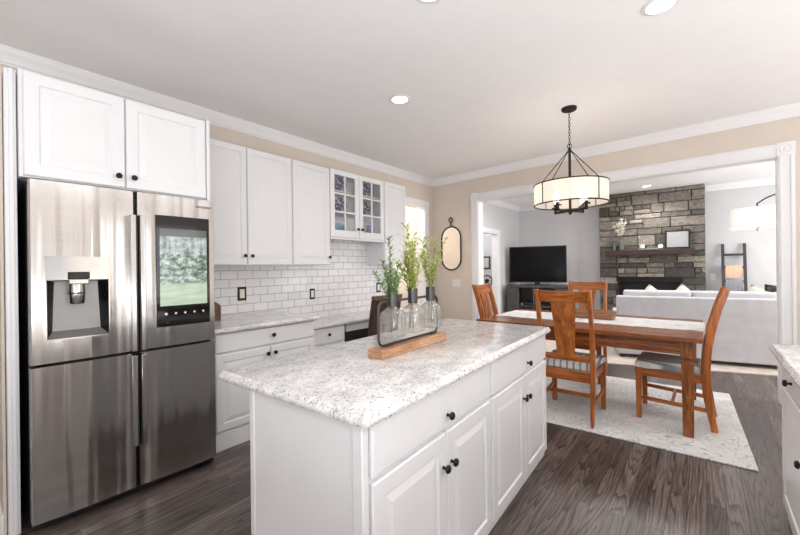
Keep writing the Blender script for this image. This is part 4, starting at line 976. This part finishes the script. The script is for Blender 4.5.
box('cover_plate', M['plate_white'], t, (-0.036, 0.036, -0.007, 0, -0.058, 0.058), 0.002); box('insert', M['plate_white'], t, (-0.018, 0.018, -0.010, -0.005, -0.035, 0.035), 0.002)
t = thing('arc_floor_lamp', (1.75, 7.75, 0.012), 0, 'arc floor lamp with white drum shade reaching over the sofa', 'floor lamp')
MB().lathe([(0.003, 0), (0.16, 0), (0.16, 0.03), (0.15, 0.04), (0.003, 0.04)], 28).build('base', M['black'], t, smooth=True)
m = MB(); sx_, sy_ = 0.60-1.75, 7.5-7.75
path = [(0, 0, 0.03), (0, 0, 0.7), (0, 0, 1.4), (-0.03, -0.006, 1.75), (-0.14, -0.03, 2.08), (-0.36, -0.08, 2.30), (-0.62, -0.135, 2.37), (-0.88, -0.19, 2.34), (-1.06, -0.232, 2.26), (sx_-0.01, sy_, 2.185), (sx_, sy_, 2.10)]
m.tube(path, 0.010, 8); m.build('pole', M['black'], t, smooth=True)
m = MB(); ring = lambda r_, zz: [Vector((sx_+r_*math.cos(2*PI*q/40), sy_+r_*math.sin(2*PI*q/40), zz)) for q in range(40)]
m.loft([ring(0.30, 1.835), ring(0.30, 2.115)], cap=False); m.loft([ring(0.296, 1.835), ring(0.296, 2.115)], cap=False); m.build('lamp_shade', M['lampshade'], t, smooth=True)
m = MB(); m.lathe([(0.006, 0.27), (0.006, 0.03), (0.022, 0.02), (0.022, -0.03), (0.004, -0.04)], 12, (sx_, sy_, 1.83)); m.build('finial', M['chrome'], t, smooth=True)
l = bpy.data.lights.new('floor_lamp_glow', 'POINT'); l.energy = 1.2; l.color = (1, 0.94, 0.88); l.shadow_soft_size = 0.08
lo = bpy.data.objects.new('floor_lamp_glow', l); C.objects.link(lo); lo.location = (0.60, 7.5, 1.98)
# den glimpsed through the far doorway
t = thing('picture_frame', (-4.47, 9.198, 1.44), 0, 'small grey framed picture in the far doorway beside the television', 'picture frame')
box('frame', M['gunmetal'], t, (-0.17, 0.17, -0.02, 0, -0.17, 0.17), 0.004); box('print', M['cream'], t, (-0.13, 0.13, -0.024, -0.01, -0.13, 0.13))
t = thing('spoked_wheel', (-3.93, 8.20, 0.0), R(40), 'black spoked wheel on a stand seen in the far doorway', 'wheel')
m = MB(); cz = 1.0; RW = 0.125; m.tube([(RW*math.cos(2*PI*q/28), 0, cz+RW*math.sin(2*PI*q/28)) for q in range(28)], 0.014, 8, True); m.build('rim', M['blackp'], t, smooth=True)
m = MB()
for q in range(4): a = R(45*q); m.cyl((RW*math.cos(a), 0, cz+RW*math.sin(a)), (-RW*math.cos(a), 0, cz-RW*math.sin(a)), 0.006, 6)
m.build('spokes', M['blackp'], t)
m = MB(); m.lathe([(0.003, -0.03), (0.045, -0.03), (0.045, 0.03), (0.003, 0.03)], 18, mat=Matrix.Translation((0, 0, cz)) @ Matrix.Rotation(R(90), 4, 'X')); m.build('hub', M['blackp'], t, smooth=True)
m = MB(); m.cyl((0, 0.05, cz), (0, 0.05, 0.03), 0.02, 10); m.box(-0.2, 0.2, -0.15, 0.2, 0, 0.03); m.build('stand', M['blackp'], t)
l = bpy.data.lights.new('hall_lamp', 'POINT'); l.energy = 70; l.color = (1, 0.95, 0.89); l.shadow_soft_size = 0.15
lo = bpy.data.objects.new('hall_lamp', l); C.objects.link(lo); lo.location = (-4.1, 4.9, 2.6)
l = bpy.data.lights.new('den_lamp', 'POINT'); l.energy = 25; l.shadow_soft_size = 0.15
lo = bpy.data.objects.new('den_lamp', l); C.objects.link(lo); lo.location = (-4.4, 7.8, 2.5)
